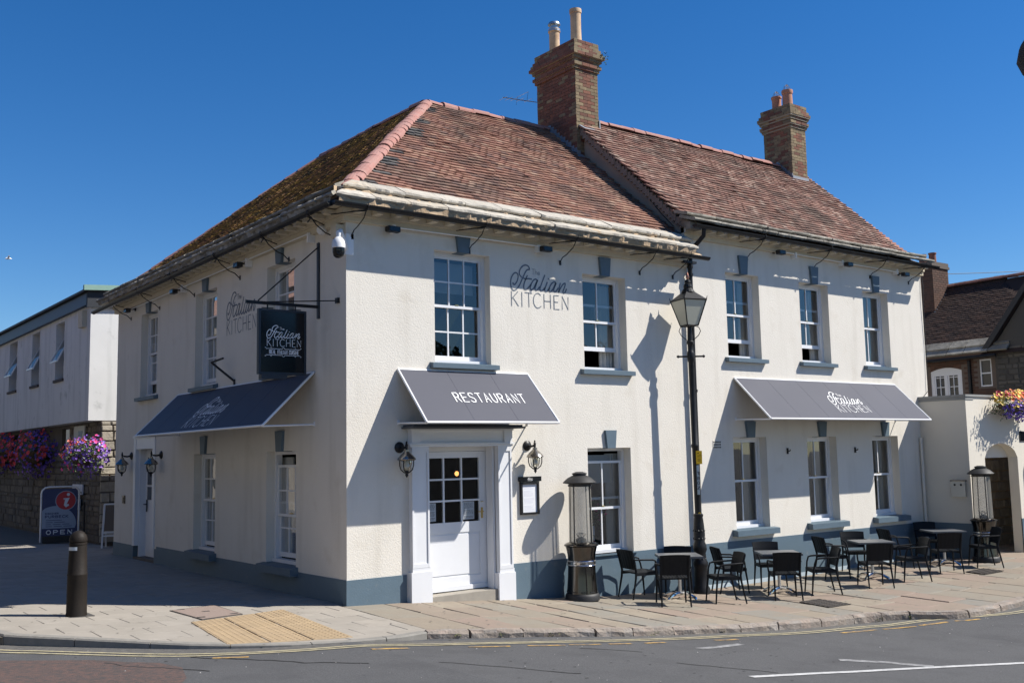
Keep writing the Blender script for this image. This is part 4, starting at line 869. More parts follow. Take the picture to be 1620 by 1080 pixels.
for i in range(6):
    for j in range(3): m.box(7.875+i*.037, 7.90+i*.037, -.008, -.006, 2.145+j*.05, 2.175+j*.05)
m.build('vent_slots', DARKIN, MV)
for x, z in ((10.1, 2.06), (12.43, 2.05)):
    m = MB(); m.box(x-.015, x+.015, -.03, 0, z-.06, z+.06); m.tube([(x, -.03, z), (x, -.075, z), (x, -.085, z+.03)], .012, 6); m.build('wall_hook', BLACK, B)
m = MB(); m.fbox(FL_, 10.46, 10.62, -.03, 0, 1.18, 1.36); IC = m.build('intercom', STEELD, B); m = MB(); m.fbox(FL_, 10.50, 10.55, -.034, -.03, 1.2, 1.32); m.build('button', BLACKM, IC)
m = MB(); m.tube([(7.35, 1.25, 7.62), (7.435, 1.05, 7.2), (7.435, .7, 6.8), (7.435, .4, 6.5)], .008, 5); m.build('cable', BLACKM, B)
m = MB(); m.tube([(15.5, -.02, 6.2), (15.5, -.05, 5.9), (15.47, -.04, 5.6), (15.49, -.03, 4.5), (15.45, -.03, 3.4), (15.2, -.05, 3.25)], .008, 5); m.build('cable', BLACKM, B)
# chimneys
def brick_me(nm, l, h, d, m):
    e = .004; return mesh(nm, [(x, y, z) for z in (e, h-e) for x, y in ((e, 0), (l-e, 0), (l-e, d), (e, d))], [(4, 5, 6, 7), (0, 1, 5, 4), (1, 2, 6, 5), (3, 0, 4, 7), (0, 3, 2, 1)], m)
BMC = {}
def chimney(nm, x0, x1, y0, y1, zb, prof, budget, roofz, label, buff):
    core = MB(); zt = prof[-1][0]
    P0 = None; z = zb
    CH_ = None
    core.box(x0+.012, x1-.012, y0+.012, y1-.012, zb-.6, prof[0][0])
    for i in range(len(prof)-1): e = prof[i][1]; core.box(x0-e+.012, x1+e-.012, y0-e+.012, y1+e-.012, prof[i][0]-.001*i, prof[i+1][0]+.0005)
    CHN = core.build(nm, BRMORT, B, label=label); rest = {BRICKR: MB(), BRICKB: MB()}; cnt = 0; H = .075; r = 0
    while z < zt-.02:
        e = 0
        for a, ee in prof:
            if z+.03 >= a: e = ee
        X0, X1, Y0, Y1 = x0-e, x1+e, y0-e, y1+e
        for face in ('F', 'L', 'R'):
            Lf = (X1-X0) if face == 'F' else (Y1-Y0); u = 0; k = 0; 
            header_first = (r % 2 == (0 if face == 'F' else 1))
            while u < Lf-.03:
                l = .1075 if (k == 0 and header_first) else .22
                if Lf-u-l < .07: l = Lf-u
                edge = (k == 0 or u+l > Lf-.05)
                bf = buff(face, edge, u/Lf, r)
                jit = rnd.uniform(-.004, .003)
                if face == 'F': Mx = Matrix.Translation((X0+u, Y0+jit, z)); zz = roofz(Y0)
                elif face == 'L': Mx = Matrix.Translation((X0+jit, Y1-u, z)) @ Matrix.Rotation(-math.pi/2, 4, 'Z'); zz = roofz(Y1-u-l)
                else: Mx = Matrix.Translation((X1-jit, Y0+u, z)) @ Matrix.Rotation(math.pi/2, 4, 'Z'); zz = roofz(Y0+u)
                if z > zz-.15:
                    key = (round(l, 3), bf); mm = BRICKB if bf else BRICKR
                    if key not in BMC: BMC[key] = brick_me('brick', l, H, .05, mm)
                    if face != 'R' and cnt < budget and z > zz-.06: inst('brick', BMC[key], CHN, Mx); cnt += 1
                    else: rest[mm].add([Mx @ v.co for v in BMC[key].vertices], [tuple(p.vertices) for p in BMC[key].polygons])
                u += l; k += 1
        z += H; r += 1
    for mm, q in rest.items():
        if q.v: o = q.build('bricks', mm, CHN); o['kind'] = 'stuff'
    return CHN
roofL = lambda y: 6.155+(min(y, 8-y)-.15)*SL
roofR = lambda y: 6.615+(min(y, 6.4-y)-.15)*SR
CH1 = chimney('chimney', 7.24, 7.90, 2.98, 4.33, 8.42, [(10.52, .0), (10.53, .035), (10.60, .07), (10.675, .035), (10.75, .075), (10.825, .13), (10.90, .10), (10.975, .065), (11.05, .03), (11.20, .0)], 225, roofL,
              'tall red and buff brick chimney with two long buff pots', lambda f, e, t, r: ((e and (f == 'F' or rnd.random() < .5)) or (f == 'F' and rnd.random() < .25) or (f == 'L' and rnd.random() < .05)))
CH2 = chimney('chimney', 14.40, 15.02, 2.72, 3.60, 8.95, [(10.42, .0), (10.425, .035), (10.50, .07), (10.575, .035), (10.65, .075), (10.725, .11), (10.80, .08), (10.875, .04), (11.02, .0)], 75, roofR,
              'weathered brick chimney with two terracotta pots at the far end', lambda f, e, t, r: (e or rnd.random() < .45))
def pot(c, prof, m, par, extra=None):
    p = MB().lathe(prof, 20, c, cap=True).build('chimney_pot', m, par, smooth=True)
pot((7.56, 3.28, 11.15), [(.128, 0), (.118, .45), (.122, .80), (.136, .81), (.14, .86), (.136, .90), (.115, .905), (.11, .86)], POTB, CH1)
pot((7.57, 4.05, 11.15), [(.128, 0), (.12, .3), (.122, .62), (.14, .63), (.14, .70), (.12, .71)], POTB, CH1)
MB().lathe([(.12, .02), (.12, .08), (.085, .085), (.085, .15), (.145, .16), (.145, .18), (.12, .22), (.06, .235)], 20, (7.57, 4.05, 11.80)).build('cowl', ZINC, CH1, smooth=True)
m = MB().lathe([(.146, .0), (.146, .03)], 18, (7.57, 4.05, 11.80)); m.build('cowl_clamp', ZINC, CH1)
m = MB().tube([(7.2, 4.3, 10.12), (6.6, 4.25, 10.05), (6.15, 4.2, 10.0)], .010, 6)
for x in (6.2, 6.35, 6.5, 6.68, 6.9): z = 10.0+(x-6.15)*.13; m.tube([(x, 4.10, z-.01), (x, 4.38, z-.01)], .004, 5)
m.tube([(6.68, 4.0, 9.98), (6.72, 4.0, 10.18), (6.72, 4.4, 10.18), (6.68, 4.4, 9.98)], .005, 5); m.build('tv_aerial', ZINC, CH1)
m = MB()
for i in range(26):
    a = Vector((8.02+rnd.gauss(0, .05), 2.84+rnd.gauss(0, .02), 10.88+rnd.gauss(0, .07))); d = Vector((rnd.uniform(-1, 1), rnd.uniform(-1, .2), rnd.uniform(-.3, 1))).normalized()*.05; s = d.orthogonal().normalized()*.02
    m.add([a-s, a+d*.6-s*1.2, a+d, a+d*.6+s*1.2], [(0, 1, 2, 3)])
m.build('weed', LEAF, CH1, kind='stuff')
pot((14.68, 2.98, 10.98), [(.135, 0), (.13, .30), (.125, .44), (.14, .45), (.15, .50), (.145, .55), (.12, .555)], POTT, CH2); pot((14.66, 3.32, 10.98), [(.125, 0), (.12, .30), (.125, .40), (.14, .41), (.14, .46), (.11, .465)], POTT, CH2)
for y, z in ((2.98, 11.53), (3.32, 11.44)):
    m = MB()
    for k in range(8): a = k*math.pi/4; m.tube([(14.67+.11*math.cos(a), y+.11*math.sin(a), z), (14.67+.06*math.cos(a), y+.06*math.sin(a), z+.12), (14.67, y, z+.17)], .007, 5)
    m.build('bird_guard', ZINC, CH2)
# stepped lead flashing at both chimneys
def flash(x, y0, y1, rz, par, fy, x1):
    m = MB(); n = 10
    for i in range(n):
        a, b = y0+(y1-y0)*i/n, y0+(y1-y0)*(i+1)/n; z = rz((a+b)/2); m.box(x-.016, x+.004, a, b+.01, z-.05, z+.17+rnd.uniform(0, .04))
        m.hexa([(x-.14, a, rz(a)+.045), (x, a, rz(a)+.05), (x, b, rz(b)+.05), (x-.14, b, rz(b)+.045), (x-.14, a, rz(a)+.055), (x, a, rz(a)+.10), (x, b, rz(b)+.10), (x-.14, b, rz(b)+.055)])
    m.box(x-.018, x1+.018, fy-.02, fy+.004, rz(fy)-.05, rz(fy)+.16); m.hexa([(x-.1, fy-.16, rz(fy-.16)+.05), (x1+.1, fy-.16, rz(fy-.16)+.05), (x1+.1, fy, rz(fy)+.05), (x-.1, fy, rz(fy)+.05), (x-.1, fy-.16, rz(fy-.16)+.06), (x1+.1, fy-.16, rz(fy-.16)+.06), (x1+.1, fy, rz(fy)+.09), (x-.1, fy, rz(fy)+.09)])
    m.build('lead_flashing', LEAD, par)
flash(7.24, 2.98, 3.95, roofL, CH1, 2.98, 7.30); flash(14.40, 2.72, 3.2, roofR, CH2, 2.72, 15.02)
m = MB(); m.box(7.34, 7.93, 2.955, 2.975, 9.12, 9.22); m.hexa([(7.3, 2.8, 9.12), (7.98, 2.8, 9.12), (7.98, 2.97, 9.23), (7.3, 2.97, 9.23), (7.3, 2.8, 9.13), (7.98, 2.8, 9.13), (7.98, 2.97, 9.25), (7.3, 2.97, 9.25)]); m.box(7.90, 7.93, 2.96, 3.2, 9.15, 9.45); m.build('lead_flashing', LEAD, CH1)
# ------------------------------------------------------------------ awnings
def awning(label, F, a0, a1, zt, zo, d, flip, letter):
    t = thing('awning', label, 'awning', F((a0+a1)/2, 0, zt), group='slate grey awnings on the restaurant walls')
    m = MB(); th = .012
    m.hexa([F(a0+.02, -d+.01, zo), F(a1-.02, -d+.01, zo), F(a1-.02, -.02, zt), F(a0+.02, -.02, zt), F(a0+.02, -d+.01, zo+th), F(a1-.02, -d+.01, zo+th), F(a1-.02, -.02, zt+th), F(a0+.02, -.02, zt+th)])
    m.build('canopy', FABRIC, t)
    f = MB(); r = .019
    f.tube([F(a0, -d, zo), F(a1, -d, zo)], r, 8); f.tube([F(a0, -.02, zt), F(a1, -.02, zt)], r, 8)
    for a in (a0, a1): f.tube([F(a, -d, zo), F(a, -.02, zt)], r, 8)
    f.build('frame', WHITEM, t)
    for a in (a0+.01, a1-.01):
        s = MB(); s.tube([F(a, -d+.01, zo-.01), F(a, 0, zo+.015)], .014, 6); s.fbox(F, a-.02, a+.02, -.012, 0, zo-.01, zo+.06); s.build('strut', WHITEM, t)
    n = 2 if a1-a0 < 3 else 4
    for i in range(1, (3 if a1-a0 < 3 else 6)):
        a = a0+(a1-a0)*i/(3 if a1-a0 < 3 else 6)+.03; s = MB(); V0 = (Vector(F(0, -.02, zt))-Vector(F(0, -d+.01, zo))); Nv = Vector(F(1, 0, 0)).cross(V0)*1.0; Nv = (Vector(F(1, 0, 0))-Vector(F(0, 0, 0))).cross(V0).normalized(); Nv = Nv if Nv.z > 0 else -Nv; p0, p1 = Vector(F(a, -d+.01, zo+th))+V0*.03, Vector(F(a, -.02, zt+th))-V0*.03; e_ = (Vector(F(.010, 0, 0))-Vector(F(0, 0, 0))); s.hexa([p0-Nv*.003, p0+e_-Nv*.003, p1+e_-Nv*.003, p1-Nv*.003, p0+Nv*.0012, p0+e_+Nv*.0012, p1+e_+Nv*.0012, p1+Nv*.0012]); s.build('seam', SEAM, t)
    for i in range(1, n): a = a0+(a1-a0)*i/n; s = MB(); s.tube([F(a, -d+.02, zo-.004), F(a, -.02, zt-.02)], .012, 6); s.build('rafter', WHITEM, t)
    L = math.hypot(d, zt-zo); V = (Vector(F(0, -.02, zt))-Vector(F(0, -d, zo))).normalized()
    U = Vector(F(1, 0, 0))-Vector(F(0, 0, 0)); N_ = U.cross(V); N_ = N_ if N_.z > 0 else -N_
    if flip: U = -U
    O = Vector(F((a1 if flip else a0), -d, zo))+N_*.0112
    m = MB(); letter(m, lambda u, v: O+U*u+V*v, L); m.build('lettering', LETW, t)
    return t
def rest_txt(m, P, L):
    caps(m, 'RESTAURANT', P, .735, .44, .20, .088, .052, .017)
def logo_at(u0, v0, k, b=.8):
    return lambda m, P, L: logo(m, lambda u, v: P(u0+u*k, v0+v*k), bold=b)
awning('slate grey awning lettered RESTAURANT above the white front door', FR, .866, 3.359, 3.42, 2.59, .82, False, rest_txt)
awning('long slate grey awning with white script over three ground floor windows', FR, 8.547, 14.07, 3.51, 2.68, .87, False, logo_at(2.42, .20, 1.12))
awning('dark awning on the shaded side wall with white script', FL_, 1.024, 7.06, 3.42, 2.605, .855, True, logo_at(2.35, .10, 1.36, 1.15))
# ------------------------------------------------------------------ hanging sign
Y0 = .877
DARKP = mat('dark_navy_paint', (.018, .026, .036), .5)
t = thing('hanging_sign', 'black hanging pub sign on an iron bracket above the side awning', 'sign', (0, Y0, 4.4))
m = MB(); m.box(-.995, -.235, Y0-.025, Y0+.025, 3.36, 4.33); SB_ = m.build('board', SIGNB, t)
m = MB()
for a, b, c, d in ((-1.0, -.965, 3.355, 4.335), (-.265, -.23, 3.355, 4.335)): m.box(a, b, Y0-.034, Y0+.034, c, d)
m.box(-.965, -.265, Y0-.034, Y0+.034, 4.30, 4.335); m.box(-.965, -.265, Y0-.034, Y0+.034, 3.355, 3.39); m.build('board_frame', DARKP, t)
m = MB(); m.box(-.96, -.55, Y0-.05, Y0+.05, 3.29, 3.352); m.build('board_light', DARKP, t)
m = MB(); P = lambda u, v: Vector((-.87+u*.555, Y0-.0275, 3.775+v*.555)); logo(m, P, bold=1.1)
caps(m, 'REAL ITALIAN CUISINE', lambda u, v: Vector((u, Y0-.0275, v)), -.825, 3.665, .055, .0185, .0085, .009)
for z in (3.74, 3.645): ribbon(m, [(-.88, z), (-.62, z)], .007, lambda u, v: Vector((u, Y0-.0275, v))); ribbon(m, [(-.58, z), (-.33, z)], .007, lambda u, v: Vector((u, Y0-.0275, v)))
for z, s in ((3.74, 1), (3.645, -1)): ribbon(m, [(-.62, z), (-.61, z+.018*s), (-.60, z+.022*s), (-.59, z+.018*s), (-.58, z)], .006, lambda u, v: Vector((u, Y0-.0275, v)))
for x in (-.89, -.80, -.41, -.32):
    for z in (3.755, 3.63): ribbon(m, [(x-.005, z), (x+.005, z)], .01, lambda u, v: Vector((u, Y0-.0275, v)))
m.build('lettering', LETW, t)
m = MB(); m.box(-.03, 0, Y0-.03, Y0+.03, 4.24, 5.43); m.build('wall_post', DARKP, t)
m = MB(); m.box(-1.19, -.03, Y0-.02, Y0+.02, 4.40, 4.445)
m.build('bracket_arm', BLACK, t)
m = MB(); m.tube([(-.02, Y0, 5.36), (-1.0, Y0, 4.45)], .011, 6); m.tube([(0, .24, 4.44), (-.98, Y0, 4.43)], .009, 6); m.box(-.04, 0, .20, .28, 4.40, 4.48); m.build('stay_rod', BLACK, t)
m = MB()
for x in (-.85, -.40): m.tube([(x, Y0, 4.41), (x, Y0, 4.33)], .012, 6); m.box(x-.09, x+.09, Y0-.012, Y0+.012, 4.345, 4.357)
m.build('hanger', BLACK, t)
# ------------------------------------------------------------------ wall lanterns
def lantern(F, a, label):
    t = thing('wall_lantern', label, 'wall lamp', F(a, 0, 2.24), group='black coach lanterns beside the doors'); q = F(a, -.21, 0); c = (q[0], q[1])
    m = MB(); vs = []
    b0 = F(a, 0, 2.24)
    m.tube([F(a, 0, 2.24), F(a, -.012, 2.24), F(a, -.03, 2.24), F(a, -.045, 2.24)], [.085, .085, .062, .03], 14); m.build('wall_plate', BLACK, t, smooth=True)
    m = MB(); m.tube([F(a, -.03, 2.24), F(a, -.10, 2.225), F(a, -.17, 2.235), F(a, -.21, 2.26), F(a, -.21, 2.18)], .019, 8); m.lathe([(.018, 0), (.024, .02), (.012, .04), (.016, .055), (.004, .075)], 10, (*c, 2.255)); m.build('bracket', BLACK, t, smooth=True)
    m = MB().lathe([(.138, 2.05), (.142, 2.06), (.128, 2.085), (.096, 2.12), (.056, 2.155), (.038, 2.175), (.038, 2.2), (.022, 2.21)], 20, (*c, 0)); m.build('hood', LAMPHOOD, t, smooth=True)
    m = MB().lathe([(.08, 2.05), (.084, 2.0), (.078, 1.95), (.058, 1.90), (.02, 1.88)], 16, (*c, 0)); m.build('glass', GLASSL, t, smooth=True)
    m = MB().lathe([(.016, 2.05), (.02, 2.02), (.042, 1.985), (.042, 1.95), (.016, 1.925)], 10, (*c, 0)); m.build('bulb', WHITE, t, smooth=True)
    m = MB().lathe([(.112, 2.04), (.12, 2.04), (.12, 2.057), (.112, 2.057)], 16, (*c, 0), cap=False)
    for k in range(4):
        w_ = k*math.pi/2+.6; m.tube([(c[0]+r*math.cos(w_), c[1]+r*math.sin(w_), z) for r, z in ((.114, 2.05), (.113, 1.97), (.094, 1.91), (.04, 1.865), (.01, 1.855))], .009, 5)
    m.lathe([(.03, 1.88), (.036, 1.865), (.02, 1.845), (.024, 1.825), (.004, 1.79)], 10, (*c, 0)); m.build('cage', BLACK, t, smooth=True)
lantern(FR, .89, 'black coach lantern on the wall left of the white front door'); lantern(FR, 3.335, 'black coach lantern above the menu case right of the front door')
lantern(FL_, 10.06, 'farther black coach lantern by the side door, nearest the info centre'); lantern(FL_, 8.07, 'nearer black coach lantern by the side door, on the awning side')
# ------------------------------------------------------------------ floodlights, camera, sensor, bracket arm
def flood(F, a, z, label):
    t = thing('floodlight', label, 'floodlight', F(a, 0, z), group='small black floodlights under the eaves')
    m = MB(); m.fbox(F, a-.10, a+.10, -.24, -.14, z-.055, z+.03); m.build('lamp_housing', BLACKM, t)
    m = MB(); m.fbox(F, a-.085, a+.085, -.246, -.2405, z-.045, z+.02); m.build('lens', SIGNB, t)
    m = MB(); m.tube([F(a, 0, z+.03), F(a, -.14, z+.02)], .014, 6); m.fbox(F, a-.03, a+.03, -.02, 0, z-.01, z+.07); m.build('mount', BLACKM, t)
flood(FR, .70, 5.54, 'black floodlight under the front gutter near the corner camera'); flood(FR, 3.69, 5.555, 'black floodlight under the front gutter above the painted wall name')
flood(FR, 9.97, 6.155, 'black floodlight under the higher gutter, nearest the downpipe'); flood(FR, 12.32, 6.13, 'middle black floodlight under the higher gutter over the long awning'); flood(FR, 14.54, 6.11, 'black floodlight at the far right end of the higher gutter')
flood(FL_, 3.64, 5.52, 'black floodlight under the side gutter above the side wall lettering'); flood(FL_, 6.94, 5.51, 'middle black floodlight under the side gutter'); flood(FL_, 9.99, 5.505, 'black floodlight under the side gutter at the far left end')
t = thing('security_camera', 'white dome security camera on the building corner', 'camera', (0, 0, 5.2))
c = (-.25, -.24)
m = MB(); m.lathe([(.02, 5.30), (.05, 5.285), (.085, 5.24), (.098, 5.19), (.10, 5.13), (.094, 5.125)], 20, (*c, 0)); m.tube([(*c, 5.28), (c[0], c[1], 5.36), (c[0]+.05, c[1]+.05, 5.40), (-.09, -.09, 5.27), (-.02, -.02, 5.18)], [.035, .04, .04, .045, .05], 12); m.build('housing', WHITE, t, smooth=True)
m = MB(); m.lathe([(.088, 5.125), (.088, 5.06), (.072, 5.01), (.04, 4.985), (.01, 4.98)], 20, (*c, 0)); m.build('dome', SIGNB, t, smooth=True)
m = MB(); m.box(-.012, .12, -.012, -.001, 5.10, 5.42); m.box(-.012, -.001, -.002, .10, 5.10, 5.42); m.build('corner_plate', WHITEM, t)
m = MB(); m.tube([(c[0]-.02, c[1]-.04, 5.06), (c[0]-.035, c[1]-.075, 5.055)], [.035, .03], 12); m.build('lens', BLACKM, t)
t = thing('junction_box', 'cream junction box under the eaves at the building corner', 'electrical box', (0, .1, 5.5))
m = MB(); m.box(-.14, -.001, .05, .22, 5.37, 5.56); m.build('box', CORN, t); m = MB(); m.tube([(-.07, .13, 5.37), (-.09, .1, 5.25), (-.05, .0, 5.2)], .007, 5); m.build('cable', BLACKM, t)
t = thing('wall_sensor', 'small round white sensor on the side wall near the corner', 'sensor', (0, .9, 5.55))
m = MB(); m.tube([(-.06, .62, 5.57), (-.10, .60, 5.57), (-.14, .58, 5.565)], [.07, .08, .06], 14); m.build('sensor_head', WHITE, t, smooth=True); m = MB(); m.tube([(0, .66, 5.58), (-.06, .63, 5.57)], .015, 6); m.build('mount', BLACKM, t)
t = thing('wall_arm_light', 'thin black angled arm on the side wall left of the hanging sign', 'wall light', (0, 4.2, 3.7))
m = MB(); m.tube([(0, 4.20, 3.50), (-.30, 4.55, 3.86)], .022, 6); m.tube([(-.30, 4.55, 3.86), (-.26, 4.1, 3.90)], .018, 6); m.box(-.02, 0, 4.17, 4.23, 3.44, 3.54); m.build('arm', BLACKM, t)
# menu case
t = thing('menu_case', 'wall mounted menu case with a white page beside the front door', 'menu board', (3.35, 0, 1.4))
m = MB(); m.box(3.135, 3.585, -.05, 0, 1.655, 1.735); m.build('header', SIGNB, t); m = MB()
m.box(3.16, 3.195, -.045, 0, 1.12, 1.645); m.box(3.505, 3.54, -.045, 0, 1.12, 1.645); m.box(3.195, 3.505, -.045, 0, 1.12, 1.155); m.box(3.195, 3.505, -.045, 0, 1.61, 1.645); m.build('frame', BLACK, t)
m = MB(); m.box(3.195, 3.505, -.02, -.002, 1.155, 1.61); m.build('page', PAPER, t)
m = MB(); logo(m, lambda u, v: Vector((3.30+u*.10, -.0505, 1.665+v*.10)), bold=1.6); m.build('lettering', LETW, t)
m = MB()
for r in range(20):
    z = 1.575-r*.02
    if r in (3, 9, 15): continue
    m.add([(3.23, -.0205, z), (3.23+rnd.uniform(.10, .23), -.0205, z), (3.23+.2, -.0205, z+.005), (3.23, -.0205, z+.005)], [(0, 1, 2, 3)])
m.build('page_print', mat('faint_ink', (.5, .5, .58), .8), t)
# ------------------------------------------------------------------ lamp post
px, py = 6.93, -.43; gz = gp(px, py)
t = thing('lamp_post', 'black Victorian style street lamp with a copper finial on the pavement', 'street lamp', (px, py, gz))
lean = lambda z: (px-.012*(z-gz)*.9, py)
def lz(prof, n=16):
    m = MB(); base = []
    for r, z in prof:
        x, y = lean(z)
        for k in range(n): a = 2*math.pi*k/n; m.v.append((x+r*math.cos(a), y+r*math.sin(a), z))
    for i in range(len(prof)-1):
        for k in range(n): m.f.append((i*n+k, i*n+(k+1) % n, (i+1)*n+(k+1) % n, (i+1)*n+k))
    m.f.append(tuple((len(prof)-1)*n+k for k in range(n))); return m
lz([(.15, gz), (.15, gz+.10), (.125, gz+.14), (.118, gz+.46), (.135, gz+.50), (.135, gz+.55), (.11, gz+.60), (.10, gz+.72), (.125, gz+.78), (.118, gz+.86), (.095, gz+.92), (.105, gz+1.05), (.092, gz+1.25), (.078, gz+1.36), (.088, gz+1.385), (.088, gz+1.41), (.06, gz+1.43)]).build('base', BLACK, t, smooth=True)
lz([(.060, gz+1.42), (.058, 2.15), (.072, 2.17), (.072, 2.21), (.057, 2.23), (.052, 3.72), (.06, 3.74), (.07, 3.78), (.07, 3.88), (.06, 3.92), (.05, 3.94), (.052, 4.05), (.068, 4.07), (.068, 4.10), (.05, 4.12), (.04, 4.38)]).build('post', BLACK, t, smooth=True)
m = MB()
for k in range(10):
    for h in (.98, 1.12, .62): a = 2*math.pi*k/10; z = gz+h; x, y = lean(z); m.lathe([(.0, -.025), (.018, 0), (.0, .025)], 6, (x+.10*math.cos(a), y+.10*math.sin(a), z), cap=False)
m.build('leaf_ornament', BLACK, t, kind='stuff')
x0, y0 = lean(3.84); rr = (.795, -.606)
m = MB(); m.tube([(x0-rr[0]*.235, y0-rr[1]*.235, 3.83), (x0+rr[0]*.235, y0+rr[1]*.235, 3.83)], .017, 8)
for s in (-1, 1): m.lathe([(.0, -.03), (.028, -.012), (.028, .012), (.0, .03)], 10, (x0+rr[0]*.235*s, y0+rr[1]*.235*s, 3.83), cap=False)
m.build('ladder_bar', BLACK, t, smooth=True)
lx, ly = lean(4.6); ang = math.pi/4+math.radians(-14)
def sq(r, z): return [(lx+r*math.cos(ang+k*math.pi/2), ly+r*math.sin(ang+k*math.pi/2), z) for k in range(4)]
b, tp = sq(.165, 4.40), sq(.335, 4.87)
m = MB()
for i in range(4):
    m.tube([b[i], tp[i]], .013, 6); m.tube([b[i], b[(i+1) % 4]], .014, 6); m.tube([tp[i], tp[(i+1) % 4]], .016, 6); m.tube([tp[i], (tp[i][0]*1.0+(tp[i][0]-lx)*.06, tp[i][1]+(tp[i][1]-ly)*.06, 4.94)], [.012, .004], 5)
m.build('lantern_frame', BLACK, t)
for i in range(4):
    q = [b[i], b[(i+1) % 4], tp[(i+1) % 4], tp[i]]; m = MB(); m.ext(q, (.001, .001, 0)); m.build('lantern_pane', CREAMGL, t)
m = MB(); r0, r1 = sq(.345, 4.875), sq(.12, 5.03); m.add(r0+r1, [(i, (i+1) % 4, 4+(i+1) % 4, 4+i) for i in range(4)]+[(3, 2, 1, 0)]); 
m.lathe([(.125, 5.02), (.11, 5.06), (.075, 5.10), (.085, 5.12), (.075, 5.17), (.05, 5.19), (.06, 5.21), (.05, 5.25), (.02, 5.27)], 14, (lx, ly, 0)); m.build('lantern_roof', BLACK, t)
m = MB(); m.lathe([(.012, 5.26), (.028, 5.29), (.032, 5.32), (.02, 5.36), (.004, 5.41)], 10, (lx, ly, 0)); m.build('finial', COPPERF, t, smooth=True)
m = MB(); x4, y4 = lean(4.1)
for s in (-1, 1): m.tube([(x4+rr[0]*.05*s, y4+rr[1]*.05*s, 4.12), (x4+rr[0]*.16*s, y4+rr[1]*.16*s, 4.22), (x4+rr[0]*.20*s, y4+rr[1]*.20*s, 4.30), (x4+rr[0]*.17*s, y4+rr[1]*.17*s, 4.37), (x4+rr[0]*.13*s, y4+rr[1]*.13*s, 4.38)], .008, 6)
m.tube([(lx, ly, 4.40), (lx, ly, 4.55)], .03, 8); m.build('lantern_scroll', BLACK, t)
t2 = thing('notice_plate', 'yellow planning notice tied to the lamp post', 'notice', (6.93, -.5, 1.98))
U = Vector((.80, -.60, 0)); Nn = Vector((-.60, -.80, 0)); xz = lean(1.98); C0 = Vector((xz[0], xz[1], 1.98))+U*.05+Nn*.068
def card(mb, u0, u1, v0, v1, n0, n1, C_=None):
    o = C_ or C0; mb.hexa([o+U*u+Nn*n+Vector((0, 0, v)) for v in (v0, v1) for u, n in ((u0, n0), (u1, n0), (u1, n1), (u0, n1))])
m = MB(); card(m, -.055, .055, -.12, .12, 0, .004); m.build('card', YTAG, t2)
m = MB()
for v, a, b in ((.03, -.03, .04), (.01, -.035, .04), (.045, .005, .035), (-.03, -.03, .03), (-.05, -.03, .025), (-.07, -.03, .03)): card(m, a, b, v, v+.008, .0041, .0046)
card(m, -.03, .0, .07, .085, .0041, .0046); m.build('print', mat('brown_ink', (.25, .12, .01), .8), t2)
m = MB(); m.lathe([(.062, -.07), (.062, -.06)], 12, (xz[0], xz[1], 1.98)); m.build('cable_tie', BLACKM, t2)
t3 = thing('post_sticker', 'silver sticker with black letters running down the lamp post', 'sticker', (6.93, -.5, 1.6))
C1 = Vector((lean(1.58)[0], lean(1.58)[1], 1.58))+Nn*.059+U*.02
m = MB(); card(m, -.025, .025, -.27, .26, -.012, .002, C1); m.build('label', STEELD if False else mat('silver_label', (.42, .48, .48), .4), t3)
m = MB(); P = lambda u, v: C1+Nn*.0026+U*v+Vector((0, 0, -u)); caps(m, 'FSON', P, -.14, -.016, .034, .055, .032, .012); m.build('lettering', INK, t3)
t4 = thing('post_badge', 'small round yellow badge low on the lamp post', 'sticker', (6.93, -.5, .95))
C2 = Vector((lean(.95)[0], lean(.95)[1], .97))+Nn*.062+U*.012; m = MB(); m.tube([C2, C2+Nn*.003], .024, 12); m.build('disc', YTAG, t4); m = MB(); m.tube([C2+Nn*.003, C2+Nn*.0035], .010, 8); m.build('print', INK, t4)
